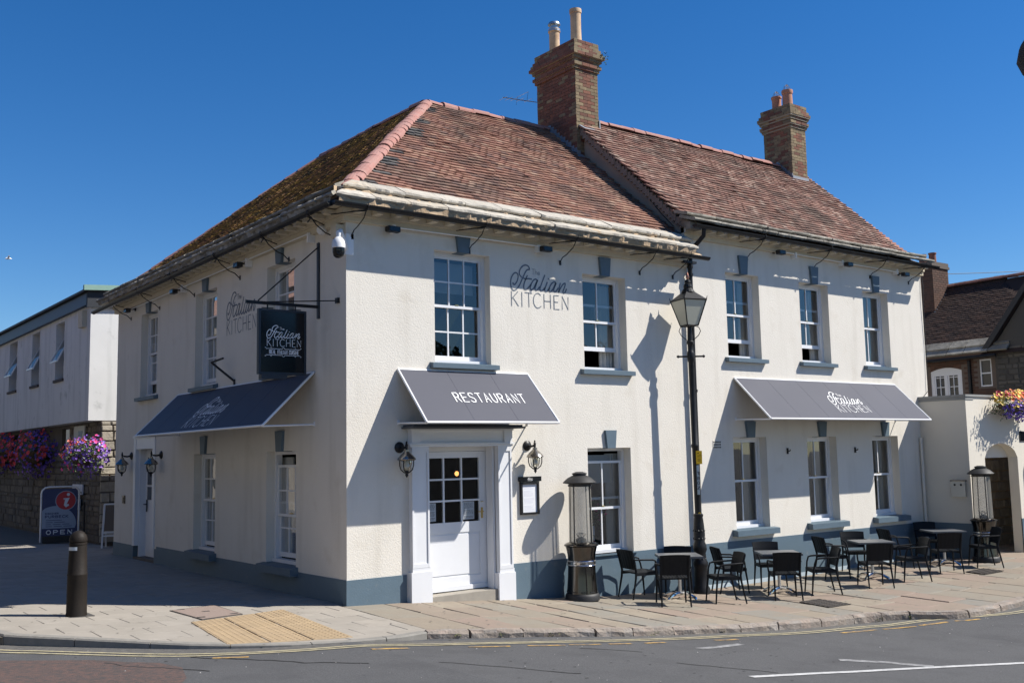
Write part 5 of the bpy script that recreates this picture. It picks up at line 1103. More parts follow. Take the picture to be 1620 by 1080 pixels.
# ------------------------------------------------------------------ patio heaters
def heater(c, label, rot, first=True):
    z = gp(*c)-.01; t = thing('patio_heater', label, 'patio heater', (*c, z), group='tall gas patio heaters'); C_ = (*c, z)
    MB().lathe([(.26, 0), (.285, .02), (.285, .09), (.265, .125), (.255, .13)], 28, C_).build('base', BLACKM, t, smooth=True)
    MB().lathe([(.255, .13), (.25, .20), (.235, .38), (.226, .555), (.226, .575)], 32, C_).build('lower_panel', STEELD, t, smooth=True)
    MB().lathe([(.226, .66), (.232, .76), (.262, .88)], 32, C_).build('upper_panel', STEELD, t, smooth=True)
    MB().lathe([(.236, .575), (.243, .582), (.236, .592), (.229, .596), (.229, .636), (.236, .64), (.243, .65), (.234, .66)], 32, C_, cap=False).build('chrome_band', CHROME, t, smooth=True)
    m = MB()
    for zz, rr_, n in ((.616, .231, 10), (.16, .254, 10)):
        for k in range(n): a = rot+2*math.pi*k/n; p = Vector((c[0]+rr_*math.cos(a), c[1]+rr_*math.sin(a), z+zz)); tg = Vector((-math.sin(a), math.cos(a), 0)); nn_ = Vector((math.cos(a), math.sin(a), 0)); m.hexa([p+tg*s1*.045+nn_*n1+Vector((0, 0, v)) for v in (-.008, .008) for s1, n1 in ((-1, -.004), (1, -.004), (1, .003), (-1, .003))])
    m.build('air_slot', BLACKM, t)
    MB().lathe([(.262, .88), (.285, .895), (.285, .91), (.25, .935), (.20, .955), (.12, .96)], 32, C_).build('collar', STEELD, t, smooth=True)
    MB().lathe([(.20, .955), (.185, 1.88)], 32, C_, cap=False).build('flame_screen', MESHT, t, smooth=True)
    m = MB()
    for k in range(4): a = rot+k*math.pi/2; m.tube([(c[0]+.205*math.cos(a), c[1]+.205*math.sin(a), z+.95), (c[0]+.19*math.cos(a), c[1]+.19*math.sin(a), z+1.9)], .011, 6)
    m.lathe([(.19, 1.86), (.197, 1.86), (.197, 1.89), (.19, 1.89)], 24, C_, cap=False); m.build('rod', BLACKM, t)
    m = MB(); m.lathe([(.09, .95), (.09, 1.0), (.03, 1.03)], 14, C_)
    for k in range(6): a = k*1.05; m.tube([(c[0], c[1], z+1.0), (c[0]+.08*math.cos(a), c[1]+.08*math.sin(a), z+1.05+.015*(k % 3)), (c[0]+.02*math.cos(a+1), c[1]+.02*math.sin(a+1), z+1.1)], .006, 5)
    m.build('burner', BLACKM, t)
    MB().lathe([(.12, 1.86), (.19, 1.90), (.275, 1.915), (.282, 1.925), (.25, 1.955), (.20, 2.0), (.13, 2.035), (.11, 2.04), (.11, 2.055), (.125, 2.06), (.125, 2.075), (.085, 2.09), (.06, 2.10)], 32, C_).build('hood', BLACKM, t, smooth=True)
    m = MB()
    for s in (-1, 1): m.tube([(c[0]+.06*s, c[1]+.22, z+.05), (c[0]+.09*s, c[1]+.22, z+.05)], .045, 10)
    m.build('caster', BLACKM, t)
heater((4.14, -.37), 'tall dark steel patio heater standing beside the front door', .3); heater((14.93, -1.46), 'tall dark patio heater at the far end by the courtyard wall', .9)
# ------------------------------------------------------------------ tables and chairs
EX = (.795, -.606)
def make_table():
    t = thing('cafe_table', 'x', 'table', (0, 0, 0), group='square cafe tables along the front wall')
    m = MB(); m.box(-.36, .36, -.36, .36, .705, .735); m.build('table_top', mat('grey_top', (.10, .105, .11), .38, c2=(.13, .135, .14), nscale=5), t)
    m = MB(); m.box(-.363, .363, -.363, .363, .698, .7048); m.build('edge_band', BLACKM, t)
    MB().lathe([(.03, .08), (.03, .69), (.10, .70)], 14).build('column', mat('brushed_steel', (.55, .53, .50), .35, .8), t, smooth=True)
    for k in range(4):
        a = math.pi/4+k*math.pi/2; m = MB(); m.tube([(0, 0, .085), (.10*math.cos(a), .10*math.sin(a), .095), (.22*math.cos(a), .22*math.sin(a), .075), (.32*math.cos(a), .32*math.sin(a), .03), (.33*math.cos(a), .33*math.sin(a), .008)], [.036, .034, .030, .026, .018], 8); m.build('foot', CHROME, t, smooth=True)
    return t
def make_chair():    # faces +y
    t = thing('armchair', 'x', 'chair', (0, 0, 0), group='black resin armchairs round the cafe tables')
    m = MB()
    m.hexa([(-.225, -.20, .425), (.225, -.20, .425), (.23, .22, .44), (-.23, .22, .44), (-.225, -.20, .44), (.225, -.20, .44), (.23, .22, .452), (-.23, .22, .452)])
    m.box(-.235, .235, .20, .225, .395, .45); m.box(-.235, -.215, -.2, .2, .395, .445); m.box(.215, .235, -.2, .2, .395, .445); m.build('seat', ANTH, t)
    m = MB()
    for i in range(9): x = -.20+i*.05; m.hexa([(x-.021, -.19, .441), (x+.021, -.19, .441), (x+.0215, .215, .453), (x-.0215, .215, .453), (x-.018, -.19, .449), (x+.018, -.19, .449), (x+.018, .21, .461), (x-.018, .21, .461)])
    m.build('seat_slats', ANTH, t)
    m = MB(); n = 12; V = []
    for j, (z, y) in enumerate(((.50, -.205), (.60, -.225), (.72, -.255), (.83, -.29))):
        for k in range(2):
            for i in range(n+1):
                u = i/n*2-1; w_ = .225+.008*j; V.append((u*w_, y-.03*(1-u*u)+.012*(1 if k else -1)+(.004 if i % 2 and not k else 0), z-(.012*u*u if j == 3 else 0)))
    q = n+1; m.add(V, [])
    for j in range(3):
        for i in range(n): a = j*2*q+i; m.f += [(a, a+1, a+2*q+1, a+2*q), (a+q+1, a+q, a+3*q, a+3*q+1)]
    for i in range(n): m.f += [(i+1, i, q+i, q+i+1), (6*q+i, 6*q+i+1, 7*q+i+1, 7*q+i)]
    for j in range(3): a = j*2*q; m.f += [(a, a+2*q, a+3*q, a+q), (a+n+2*q, a+n, a+q+n, a+3*q+n)]
    m.build('backrest', ANTH, t)
    for s in (-1, 1):
        m = MB(); m.tube([(s*.225, .20, .44), (s*.235, .225, .25), (s*.245, .25, .0)], [.020, .017, .013], 8); m.build('leg', ANTH, t)
        m = MB(); m.tube([(s*.228, -.30, .80), (s*.225, -.255, .66), (s*.222, -.205, .47), (s*.225, -.215, .36), (s*.235, -.29, .0)], [.014, .018, .021, .019, .013], 8); m.build('leg', ANTH, t)
        m = MB(); m.tube([(s*.232, .20, .44), (s*.25, .185, .55), (s*.258, .155, .635), (s*.262, .10, .65), (s*.258, -.1, .66), (s*.238, -.245, .665)], [.016, .015, .015, .017, .016, .015], 8); m.build('armrest', ANTH, t)
    return t
TB, CHR = make_table(), make_chair(); first = {'t': True, 'c': True}
def put(kind, x, y, ang, label):
    src = TB if kind == 't' else CHR
    o = src if first[kind] else copy_tree(src); first[kind] = False
    o.location = (x, y, gp(x, y)); o.rotation_euler = (0, 0, ang); o['label'] = label
tb = [(5.98, -.80, 'the table at the lamp post'), (8.16, -1.19, 'the second table, right of the lamp post'), (11.06, -1.19, 'the third table'), (13.85, -1.11, 'the table nearest the far heater')]
A0 = -math.radians(37)
tl = ['square cafe table with grey top standing just left of the lamp post', 'square cafe table with grey top directly right of the lamp post', 'square cafe table with pale sunlit top, third from the lamp post', 'square cafe table in the shade by the courtyard wall, farthest of the four']
for (x, y, n), l in zip(tb, tl): put('t', x, y, A0+rnd.uniform(-.03, .03), l)
R_ = math.radians
chairs = [  # x, y, facing angle of +y, label
    (5.22, -1.38, -37, 'black armchair with its back to the street at the table left of the lamp post'), (5.35, -.47, -104, 'black armchair turned sideways beside the steel patio heater'),
    (6.30, -.42, 128, 'black armchair against the wall behind the table left of the lamp post'), (6.33, -1.50, 60, 'black armchair in front of the lamp post, turned left to its table'),
    (7.72, -1.66, -37, 'black armchair with its back to the street, right of the lamp post'), (7.55, -.58, -118, 'black armchair facing right between the lamp post and the second table'),
    (8.62, -.62, 143, 'black armchair against the wall below the first window right of the lamp post'), (8.72, -1.70, 53, 'black armchair facing left at the right side of the second table'),
    (10.16, -1.84, -37, 'black armchair with its back to the street at the third table'), (10.55, -.62, -118, 'black armchair facing right under the middle ground floor window'),
    (11.5, -.55, 143, 'black armchair against the wall behind the third table'), (11.36, -1.86, 53, 'black armchair facing left at the right side of the third table'),
    (12.82, -1.74, -37, 'black armchair with its back to the street at the table farthest right'), (12.75, -.66, -118, 'black armchair facing right at the left side of the farthest table'),
    (14.35, -.50, 143, 'black armchair in the shaded corner behind the farthest table'), (14.12, -1.86, 50, 'black armchair facing left in front of the far patio heater')]
for x, y, a, l in chairs: put('c', x, y, R_(a)+rnd.uniform(-.05, .05), l)
# ------------------------------------------------------------------ bollard
c = (-3.40, 1.10); z = gp(*c)
t = thing('bollard', 'weathered brown iron bollard with a domed top and reflective band', 'bollard', (*c, z))
MB().lathe([(.135, -.02), (.132, .03), (.128, .05), (.124, .52), (.128, .53), (.128, .545), (.122, .555), (.108, .92), (.113, .925), (.113, .95), (.100, .955), (.112, .965), (.115, .985), (.112, 1.01), (.098, 1.05), (.07, 1.085), (.03, 1.105), (.0, 1.11)], 24, (*c, z), cap=False).build('post', BOLL, t, smooth=True)
m = MB(); aa = [math.radians(170+i*10) for i in range(9)]; m.add([(c[0]+.1135*math.cos(a), c[1]+.1135*math.sin(a), z+h) for h in (.855, .90) for a in aa], [(i, i+1, 10+i, 9+i) for i in range(8)])
m.build('reflective_band', mat('reflective', (.50, .55, .60), .3), t, smooth=True)
m = MB(); m.box(c[0]-.16, c[0]+.19, c[1]-.16, c[1]+.16, z-.02, z+.004); m.build('base_patch', mat('asphalt_patch', (.07, .065, .06), .95, bump=.5, bscale=90), t)
# ------------------------------------------------------------------ information sign, A-board
t = thing('information_sign', 'freestanding navy information sign with red i roundel and the word OPEN', 'sign', (.05, 16.4, gp(.05, 16.4)))
O = Vector((.05, 16.4, gp(.05, 16.4)+.05)); U = Vector((.972, -.235, 0)).normalized(); Nn = Vector((-.235, -.972, 0)).normalized(); Z = Vector((0, 0, 1))
P = lambda u, v, n=0: O+U*u+Z*v+Nn*n
m = MB(); m.ext([P(-.44, .12, -.01), P(.44, .12, -.01), P(.44, 1.38, -.01), P(-.44, 1.38, -.01)], Nn*.02); m.build('panel', NAVY, t)
m = MB(); m.tube([P(-.47, -.04), P(-.47, 1.25), P(-.45, 1.34), P(-.38, 1.41), P(-.28, 1.43), P(.28, 1.43), P(.38, 1.41), P(.45, 1.34), P(.47, 1.25), P(.47, .0)], .024, 8); m.build('frame', WHITEM, t)
m = MB(); m.hexa([P(u, v, n) for v in (-.05, .12) for u, n in ((-.42, .16), (.50, .16), (.50, -.16), (-.42, -.16))]); m.build('base', BLACKM, t)
m = MB(); arc = [P(-.44, .32, .0115), P(.38, .32, .0115)]+[P(-.12+.53*math.cos(a), .42+.50*math.sin(a), .0115) for a in [i*.13 for i in range(0, 17)] if -.12+.53*math.cos(a) > -.44]+[P(-.44, .80, .0115)]; m.add(arc, [tuple(range(len(arc)))]); m.build('pale_swoosh', BLUEP, t)
def disc(m, u, v, r, n, k=24): m.add([P(u+r*math.cos(2*math.pi*i/k), v+r*math.sin(2*math.pi*i/k), n) for i in range(k)], [tuple(range(k))])
m = MB(); disc(m, .14, 1.06, .265, .012); m.build('roundel_rim', BLUEP, t); m = MB(); disc(m, .14, 1.06, .245, .0125); m.build('roundel', REDP, t)
m = MB(); disc(m, .20, 1.22, .042, .0135, 12)
for pts, w_ in (([(.10, 1.10), (.18, 1.125), (.12, .93), (.14, .905), (.20, .94)], .05),): ribbon(m, pts, w_, lambda u, v: P(u, v, .0135))
caps(m, 'OPEN', lambda u, v: P(u, v, .0135), -.32, .17, .10, .10, .075, .022); m.build('white_print', mat('print_white', (.6, .66, .75), .5), t)
m = MB(); caps(m, 'PURBECK', lambda u, v: P(u, v, .0135), -.36, .605, .062, .055, .03, .016)
caps(m, 'DISCOVER', lambda u, v: P(u, v, .0135), -.36, .70, .04, .03, .015, .012)
for v, segs in ((.54, ((-.34, .05),)), (.485, ((-.34, -.18), (-.13, .12))), (.43, ((-.34, -.22), (-.16, .02), (.07, .24))), (.375, ((-.34, -.2), (-.14, .05), (.1, .3)))):
    for a, b in segs: ribbon(m, [(a, v), (b, v)], .014, lambda u, vv: P(u, vv, .0135))
m.build('navy_print', NAVY, t)
t = thing('a_board', 'white framed A-board leaning out behind the far corner of the restaurant', 'sign board', (.74, 13.6, gp(.4, 13.7)))
O = Vector((.74, 13.6, gp(.4, 13.7))); U = Vector((.9, -.436, 0)); Nn = Vector((-.436, -.9, 0)); Pp = lambda u, v, s=1: O+U*u+Z*v+Nn*(s*(.28-v*.24))
for s in (1, -1):
    m = MB()
    for u in (-.30, .30): m.tube([Pp(u, 0, s), Pp(u, 1.08, s)], .026, 4)
    for v in (.30, 1.08, .38): m.tube([Pp(-.30, v, s), Pp(.30, v, s)], .024, 4)
    m.build('frame', WHITE, t)
    m = MB(); m.ext([Pp(-.27, .42, s), Pp(.27, .42, s), Pp(.27, 1.05, s), Pp(-.27, 1.05, s)], Nn*.008*s); m.build('panel', mat('aboard_panel', (.12, .09, .065), .6) if s == 1 else MATS['aboard_panel'], t)
# ------------------------------------------------------------------ flowers
def flowers(label, c, size, n_leaf, cols, cat='flowers', group=None, droop=.3, name='hanging_basket', face=(-1, -.6), basket=True):
    t = thing(name, label, cat, c, group=group); C_ = Vector(c); sx, sy, sz = size
    if basket:
        m = MB(); m.lathe([(.02, -.32*sz), (.16*sx, -.26*sz), (.28*sx, -.12*sz), (.34*sx, .02*sz)], 16, (0, 0, 0)); m.v = [(x+c[0], y*(sy/sx)+c[1], z+c[2]) for x, y, z in m.v]; m.build('basket', BASKET, t, smooth=True)
    def pt():
        while True:
            p = Vector((rnd.uniform(-1, 1), rnd.uniform(-1, 1), rnd.uniform(-1, 1)))
            if .3 < p.length < 1: break
        k = p.length; p = p.normalized()*(k**.35)*rnd.uniform(.85, 1.1)
        return Vector((p.x*sx/2, p.y*sy/2, p.z*sz/2*(1 if p.z > 0 else 1+droop*rnd.random())))
    m = MB()
    for i in range(n_leaf):
        p = pt()*rnd.uniform(.6, 1.02)+C_; d = Vector((rnd.gauss(0, 1), rnd.gauss(0, 1), rnd.gauss(-.1, .8))).normalized(); s = d.orthogonal().normalized(); l = rnd.uniform(.035, .075)
        m.add([p, p+d*l*.5+s*l*.3, p+d*l, p+d*l*.5-s*l*.3], [(0, 1, 2, 3)])
    m.build('foliage', LEAF, t, kind='stuff')
    for col, n, cen, spread, r in cols:
        m = MB()
        for i in range(int(n*1.5)):
            q = None
            for _ in range(30):
                q = pt()
                e = Vector((q.x/sx*2, q.y/sy*2, q.z/sz*2))-Vector(cen)
                if e.length < spread: break
            q = q*1.04; p = q+C_; nn_ = (Vector((q.x/sx, q.y/sy, q.z/sz)).normalized()+Vector((face[0], face[1], .3))*.8+Vector((rnd.gauss(0, .3), rnd.gauss(0, .3), rnd.gauss(0, .3)))).normalized()
            a = nn_.orthogonal().normalized(); b = nn_.cross(a); rr_ = r*.8*rnd.uniform(.7, 1.2); k = 10; ph = rnd.random()*6
            m.add([p-nn_*rr_*.35]+[p+(a*math.cos(ph+2*math.pi*j/k)+b*math.sin(ph+2*math.pi*j/k))*rr_*(1 if j % 2 else .78)+nn_*rnd.uniform(-.1, .1)*rr_ for j in range(k)], [(0, 1+j, 1+(j+1) % k) for j in range(k)])
        m.build(col+'_blooms', FL[col], t, kind='stuff')
G = 'flower baskets on the stone wall of the white building'
flowers('sunlit hanging basket of purple petunias with red and pink blooms at the stone corner', (.17, 14.5, 2.30), (1.25, 1.15, 1.0), 900, [('purple', 150, (.1, -.2, .1), 1.0, .045), ('violet', 60, (0, 0, -.3), 1.0, .04), ('red', 26, (-.4, .3, .4), .8, .05), ('salmon', 16, (-.5, 0, .35), .6, .05), ('pink', 14, (.5, -.5, .7), .5, .055), ('pink', 10, (-.4, .2, -.5), .5, .05), ('white', 5, (.2, -.4, .1), .8, .03)], group=G)
flowers('shaded basket of red and violet flowers left of the sunlit hanging basket', (.40, 21.3, 2.45), (1.3, 4.2, 1.45), 1100, [('violet', 200, (.3, -.4, 0), 1.1, .055), ('red', 60, (-.4, -.2, .3), .9, .075), ('purple', 80, (0, 0, 0), 1.2, .05)], group=G)
flowers('shaded basket of red and violet flowers at the left edge of the view', (.40, 26.2, 2.5), (1.3, 4.6, 1.4), 1000, [('violet', 180, (.3, 0, 0), 1.1, .055), ('red', 70, (-.3, -.4, .1), .9, .08), ('pink', 20, (0, .3, .3), .8, .06)], group=G)
flowers('wall basket of orange and yellow begonias over trailing violet lobelia above the archway', (16.75, -1.42, 3.02), (2.3, .62, .66), 1000, [('orange', 75, (.35, -.4, .5), .85, .055), ('yellow', 60, (-.2, -.4, .5), .8, .05), ('red', 30, (0, -.3, .8), .8, .05), ('violet', 130, (.2, -.5, -.35), .9, .035), ('purple', 50, (.2, -.5, -.3), .9, .035), ('white', 8, (.4, -.6, -.6), .4, .03)], face=(-.6, -1), group='flower baskets on the courtyard wall', name='wall_basket', droop=.5)
# ------------------------------------------------------------------ courtyard wall with archway
t = thing('courtyard_wall', 'cream rendered courtyard wall with a low arched opening', 'wall', (15.06, -1.15, -.4)); CW = t
m = MB()
def quad(m, a, b, c, d): m.add([a, b, c, d], [(0, 1, 2, 3)])
yf, yb, xl = -1.15, -.92, 15.06
quad(m, (xl, 0, -.8), (xl, yf, -.8), (xl, yf, 3.20), (xl, 0, 3.20)); 
quad(m, (15.41, 0, -.8), (15.41, yb, -.8), (15.41, yb, 3.2), (15.41, 0, 3.2))
ax0, ax1, sp, rise = 15.74, 17.24, 1.80, .33
arc = [(ax0+(ax1-ax0)*i/14, sp+rise*(1-(2*i/14-1)**2)**.6) for i in range(15)]
xe = 26
quad(m, (xl, yf, -.8), (ax0, yf, -.8), (ax0, yf, 3.2), (xl, yf, 3.2)); quad(m, (ax1, yf, -.8), (xe, yf, -.8), (xe, yf, 3.2), (ax1, yf, 3.2))
for i in range(14):
    a, b = arc[i], arc[i+1]; quad(m, (a[0], yf, a[1]), (b[0], yf, b[1]), (b[0], yf, 3.2), (a[0], yf, 3.2)); quad(m, (a[0], yf, a[1]), (b[0], yf, b[1]), (b[0], yb, b[1]), (a[0], yb, a[1]))
for x in (ax0, ax1): quad(m, (x, yf, -.8), (x, yb, -.8), (x, yb, sp), (x, yf, sp))
quad(m, (15.41, yb, -.8), (ax0, yb, -.8), (ax0, yb, 3.2), (15.41, yb, 3.2)); quad(m, (ax0, yb, sp), (ax1, yb, sp), (ax1, yb, 3.2), (ax0, yb, 3.2)); quad(m, (ax1, yb, -.8), (xe, yb, -.8), (xe, yb, 3.2), (ax1, yb, 3.2))
m.build('rendered_wall', SMOOTHR, t)
m = MB(); m.box(xl-.03, 15.45, yf-.03, .0, 3.2, 3.25); m.box(15.45, xe, yf-.03, yb+.03, 3.2, 3.25); m.box(xl-.012, 15.40, yf-.012, -.01, 3.13, 3.2); m.build('coping', mat('coping_slab', (.30, .30, .29), .85, c2=(.22, .22, .21), nscale=5, bump=.3, bscale=30), t)
m = MB(); m.box(xl-.008, xl+.02, yf-.008, -.02, -.8, .36); m.box(xl+.02, ax0, yf-.008, yf+.02, -.8, .36); m.box(ax1, xe, yf-.008, yf+.02, -.8, .36); m.build('plinth', PLINTH, t)
m = MB(); m.box(15.5, 21, .12, .3, -.6, 2.9); m.box(15.42, 21, -.919, -.45, 2.9, 3.0); m.box(20.9, 21, -.919, .12, -.6, 2.9); SB2 = m.build('passage_wall_and_shade_slab', MORTAR, t)  # slab over the passage is an unseen addition that shades the archway
def stones(par, F, a0, a1, z0, z1, hs, ls, d, mt, name='stone', stuff=False):
    z = z0; acc = MB()
    while z < z1-.03:
        h = min(rnd.uniform(*hs), z1-z); a = a0
        if z1-z-h < .06: h = z1-z
        while a < a1-.02:
            l = min(rnd.uniform(*ls), a1-a)
            if a1-a-l < .08: l = a1-a
            g = .010; pj = rnd.uniform(.012, d); e = .018
            A, B_, C_, D_ = a+g, a+l-g, z+g, z+h-g
            j = lambda: rnd.uniform(-.012, .012)
            q = [(A+j(), C_+j()), (B_+j(), C_+j()), (B_+j(), D_+j()), (A+j(), D_+j())]; cx, cz = (A+B_)/2, (C_+D_)/2
            vs = [F(u, .012, v) for u, v in q]+[F(cx+(u-cx)*(1-e/(l+.01)*2), -pj+rnd.uniform(-.008, .008), cz+(v-cz)*(1-e/(h+.01)*2)) for u, v in q]
            b = acc if stuff else MB(); b.add(vs, [(0, 1, 5, 4), (1, 2, 6, 5), (2, 3, 7, 6), (3, 0, 4, 7), (4, 5, 6, 7)])
            if not stuff: b.build(name, mt, par)
            a += l
        z += h
    if stuff: o = acc.build(name+'s', mt, par); o['kind'] = 'stuff'
stones(SB2, lambda a, d, z: (a, .115+d, z), 15.5, 20.6, -.5, 2.6, (.18, .36), (.22, .55), .035, ASHLAR)
m = MB(); m.add([(15.42, -.91, -.42), (26, -.91, -.42), (26, 12, -.42), (15.42, 12, -.42)], [(0, 1, 2, 3)]); struct('courtyard_floor', m, BED)
t = thing('cigarette_bin', 'small stainless wall bin with two slots on the shaded courtyard wall', 'bin', (15.06, -.88, 1.1))
m = MB(); m.box(14.98, 15.058, -1.05, -.72, .95, 1.30); m.build('box', mat('satin_steel', (.50, .50, .47), .5, .55), t); m = MB(); m.box(14.965, 15.058, -1.06, -.71, 1.30, 1.325); m.build('lid', STEELD, t)
m = MB()
for y in (-.81, -.96): m.tube([(14.985, y, 1.22), (14.972, y, 1.22)], .025, 10)
m.build('slot', BLACKM, t)
t = thing('wall_plaque', 'small dark plaque on the courtyard wall right of the archway', 'plaque', (17.6, -1.15, 2.29)); m = MB(); m.box(17.42, 17.78, -1.175, -1.151, 2.19, 2.39); m.build('plate', SIGNB, t)
m = MB(); m.box(17.40, 17.80, -1.17, -1.1505, 2.17, 2.41); m.build('frame', BLACKM, t)
t = thing('courtyard_window', 'white arched window frame cut by the right edge of the view', 'window', (18.0, -1.15, 1.2))
m = MB(); P_ = [(17.55, .3), (17.55, 1.45)]+[(17.55+.45*(1-math.cos(a)), 1.45+.38*math.sin(a)) for a in [i*math.pi/10 for i in range(1, 10)]]+[(18.45, 1.45), (18.45, .3)]
m.tube([(x, -1.17, z) for x, z in P_], .05, 6); m.build('frame', WHITE, t); m = MB(); m.add([(x, -1.158, z) for x, z in P_], [tuple(range(len(P_)))]); m.build('pane', MATS['pane_dark'], t)
# ------------------------------------------------------------------ old stone house behind the courtyard
t = thing('stone_house', 'old brick and stone house with a dark tiled roof behind the courtyard wall', 'house', (22, 2, 0)); HX = 22.0
TILEH = mat('house_tile', (.1, .06, .04), .9, rand=[(.06, .037, .029), (.045, .03, .025), (.075, .044, .033), (.04, .029, .025), (.065, .04, .029)], c2=(.05, .035, .03), nscale=1.2, spec=.15)
HB = mat('house_brick', (.11, .055, .04), .95, rand=[(.12, .058, .04), (.09, .046, .034), (.14, .07, .048)], c2=(.08, .05, .036), nscale=9)
m = MB(); FH = lambda a, d, z: (HX+d, a, z)
wall_grid(m, FH, -.2, 9, -.5, 4.85, [(2.72, 3.72, 3.05, 4.50), (1.80, 2.16, 3.80, 4.60)], .12)
m.add([(26.5, 9, -.5), (HX, 9, -.5), (HX, 9, 4.8), (24.5, 9, 7.1), (26.5, 9, 5)], [(0, 1, 2, 3, 4)]); HW = m.build('wall', mat('house_mortar', (.14, .11, .09), .95), t)
ac = MB(); z = 1.5; r = 0
while z < 4.7:
    a = 1.6+(.11 if r % 2 else 0)
    while a < 9:
        l = .21
        if not any(o[0]-.0 < a+l and a < o[1] and o[2] < z+.065 and z < o[3]+.02 for o in [(2.66, 3.78, 3.05, 4.46), (1.78, 2.18, 3.78, 4.62)]): ac.box(HX-.012, HX+.01, a, a+l-.012, z, z+.063)
        a += l
    z += .075; r += 1
o = ac.build('bricks', HB, HW); o['kind'] = 'stuff'
m = MB()   # roof: main slope faces the street side, x direction
m.add([(HX-.30, -2, 4.74), (HX-.30, 9.3, 4.62), (24.5, 9.3, 7.15), (24.5, -2, 7.35)], [(0, 1, 2, 3)]); m.add([(24.5, 9.3, 7.15), (24.5, -2, 7.35), (27, -2, 5), (27, 9.3, 4.8)], [(0, 1, 2, 3)])
HR = m.build('roof', TILEH, t)
ac = MB(); Vv = Vector((2.8, 0, 2.53)).normalized(); Nn = Vector((-2.53, 0, 2.8)).normalized()
for r in range(34):
    for c_ in range(62):
        y = 9.2-c_*.17-(.085 if r % 2 else 0); p = Vector((HX-.25, y, 4.70+(9-y)*.011))+Vv*(.45+r*.10)+Nn*(.02+rnd.uniform(-.004, .004))
        if y < .3+ (r*.07): continue
        a, b = Vector((0, .078, 0)), Vv*.2-Nn*.02; ac.add([p-a, p+a, p+a+b, p-a+b, p-a+Nn*.02, p+a+Nn*.02, p+a+b+Nn*.018, p-a+b+Nn*.018], [(4, 5, 6, 7), (0, 1, 5, 4), (0, 4, 7, 3), (1, 2, 6, 5)])
o = ac.build('house_tiles', TILEH, HR); o['kind'] = 'stuff'
ac = 0; y = 9.3
while y > 1.4:
    wd = rnd.uniform(.5, .9)
    for rr_, v in ((0, 0), (1, .26)):
        p = Vector((HX-.33, y, 4.68+(9-y)*.011))+Vv*v+Nn*(.03+.03*rr_); a = Vector((0, -wd+.02, 0)); b = Vv*.34; k = MB(); k.hexa([p, p+a, p+a+b, p+b, p+Nn*.045, p+a+Nn*.05, p+a+b+Nn*.03, p+b+Nn*.03]); k.build('stone_slate', STONESD, HR)
    y -= wd
RMH = ridge_mesh('ridge_tile', .12, .42, mat('dull_ridge', (.24, .11, .075), .9, rand=[(.26, .115, .08), (.20, .09, .065), (.28, .14, .10)]))
for i in range(27): inst('ridge_tile', RMH, HR, Matrix.Translation((24.5, -1.9+i*.4, 7.37-i*.4*.0175)))
m = MB(); m.tube([(HX-.40, 9.3, 4.60), (HX-.40, 1.45, 4.66)], .05, 8); m.tube([(HX-.05, 2.45, 4.6), (HX-.05, 2.45, 0)], .045, 8); m.build('gutter', BLACK, t)
# cross gable on the near side
m = MB(); GX = HX-.15
gp_ = [(1.60, -.5), (1.60, 4.95), (-1.6, 9.2), (-4.8, 4.95), (-4.8, -.5)]
m.add([(GX, y, z) for y, z in gp_]+[(GX+6, y, z) for y, z in gp_], [(0, 1, 2, 3, 4), (0, 5, 6, 1)]); RUBSHADE = mat('rubble_painted_shade', (.1, .09, .075), .95, rand=[(.10, .09, .075), (.075, .068, .058), (.125, .11, .09)], bump=.6, bscale=25, bdist=.015)  # rubble colours darkened to stand for the shade on this gable
GW = m.build('gable_wall', RUBSHADE, t)
stones(GW, lambda a, d, z: (GX+d, -a, z), -1.55, .3, 2.4, 4.9, (.10, .2), (.16, .4), .03, RUBSHADE, stuff=True)
m = MB(); m.hexa([(GX-.12, 1.75, 4.80), (GX+6, 1.75, 4.80), (GX+6, -1.6, 9.25), (GX-.12, -1.6, 9.25), (GX-.12, 1.85, 4.92), (GX+6, 1.85, 4.92), (GX+6, -1.6, 9.42), (GX-.12, -1.6, 9.42)]); m.hexa([(GX-.12, -4.95, 4.80), (GX+6, -4.95, 4.80), (GX+6, -1.6, 9.25), (GX-.12, -1.6, 9.25), (GX-.12, -5.05, 4.92), (GX+6, -5.05, 4.92), (GX+6, -1.6, 9.42), (GX-.12, -1.6, 9.42)]); m.build('gable_roof', TILEH, t)
m = MB(); m.hexa([(GX-.16, 1.78, 4.78), (GX-.06, 1.78, 4.78), (GX-.06, -1.6, 9.22), (GX-.16, -1.6, 9.22), (GX-.16, 1.88, 4.9), (GX-.06, 1.88, 4.9), (GX-.06, -1.6, 9.40), (GX-.16, -1.6, 9.40)]); m.build('barge_board', BLACKM, t)
m = MB(); ah = lambda u: 4.34+.10*(1-((u-3.22)/.5)**2)
m.fbox(FH, 2.72, 2.82, .02, .09, 3.05, 4.199); m.fbox(FH, 3.62, 3.72, .02, .09, 3.05, 4.199)
for i in range(8):
    a, b = 2.72+i*.125, 2.845+i*.125; m.hexa([FH(a, .02, 4.20), FH(b, .02, 4.20), FH(b, .09, 4.20), FH(a, .09, 4.20), FH(a, .02, ah(a)), FH(b, .02, ah(b)), FH(b, .09, ah(b)), FH(a, .09, ah(a))])
m.fbox(FH, 3.19, 3.25, .015, .09, 3.05, 4.20)
for q0, q1 in ((2.82, 3.19), (3.25, 3.62)):
    m.fbox(FH, q0, q0+.05, .03, .08, 3.05, 4.2); m.fbox(FH, q1-.05, q1, .03, .08, 3.05, 4.2); m.fbox(FH, (q0+q1)/2-.012, (q0+q1)/2+.012, .035, .075, 3.05, 4.2)
    for zz in (4.15, 3.86, 3.56, 3.28): m.fbox(FH, q0+.05, q1-.05, .036, .074, zz-.012, zz+.012)
kk = MB()
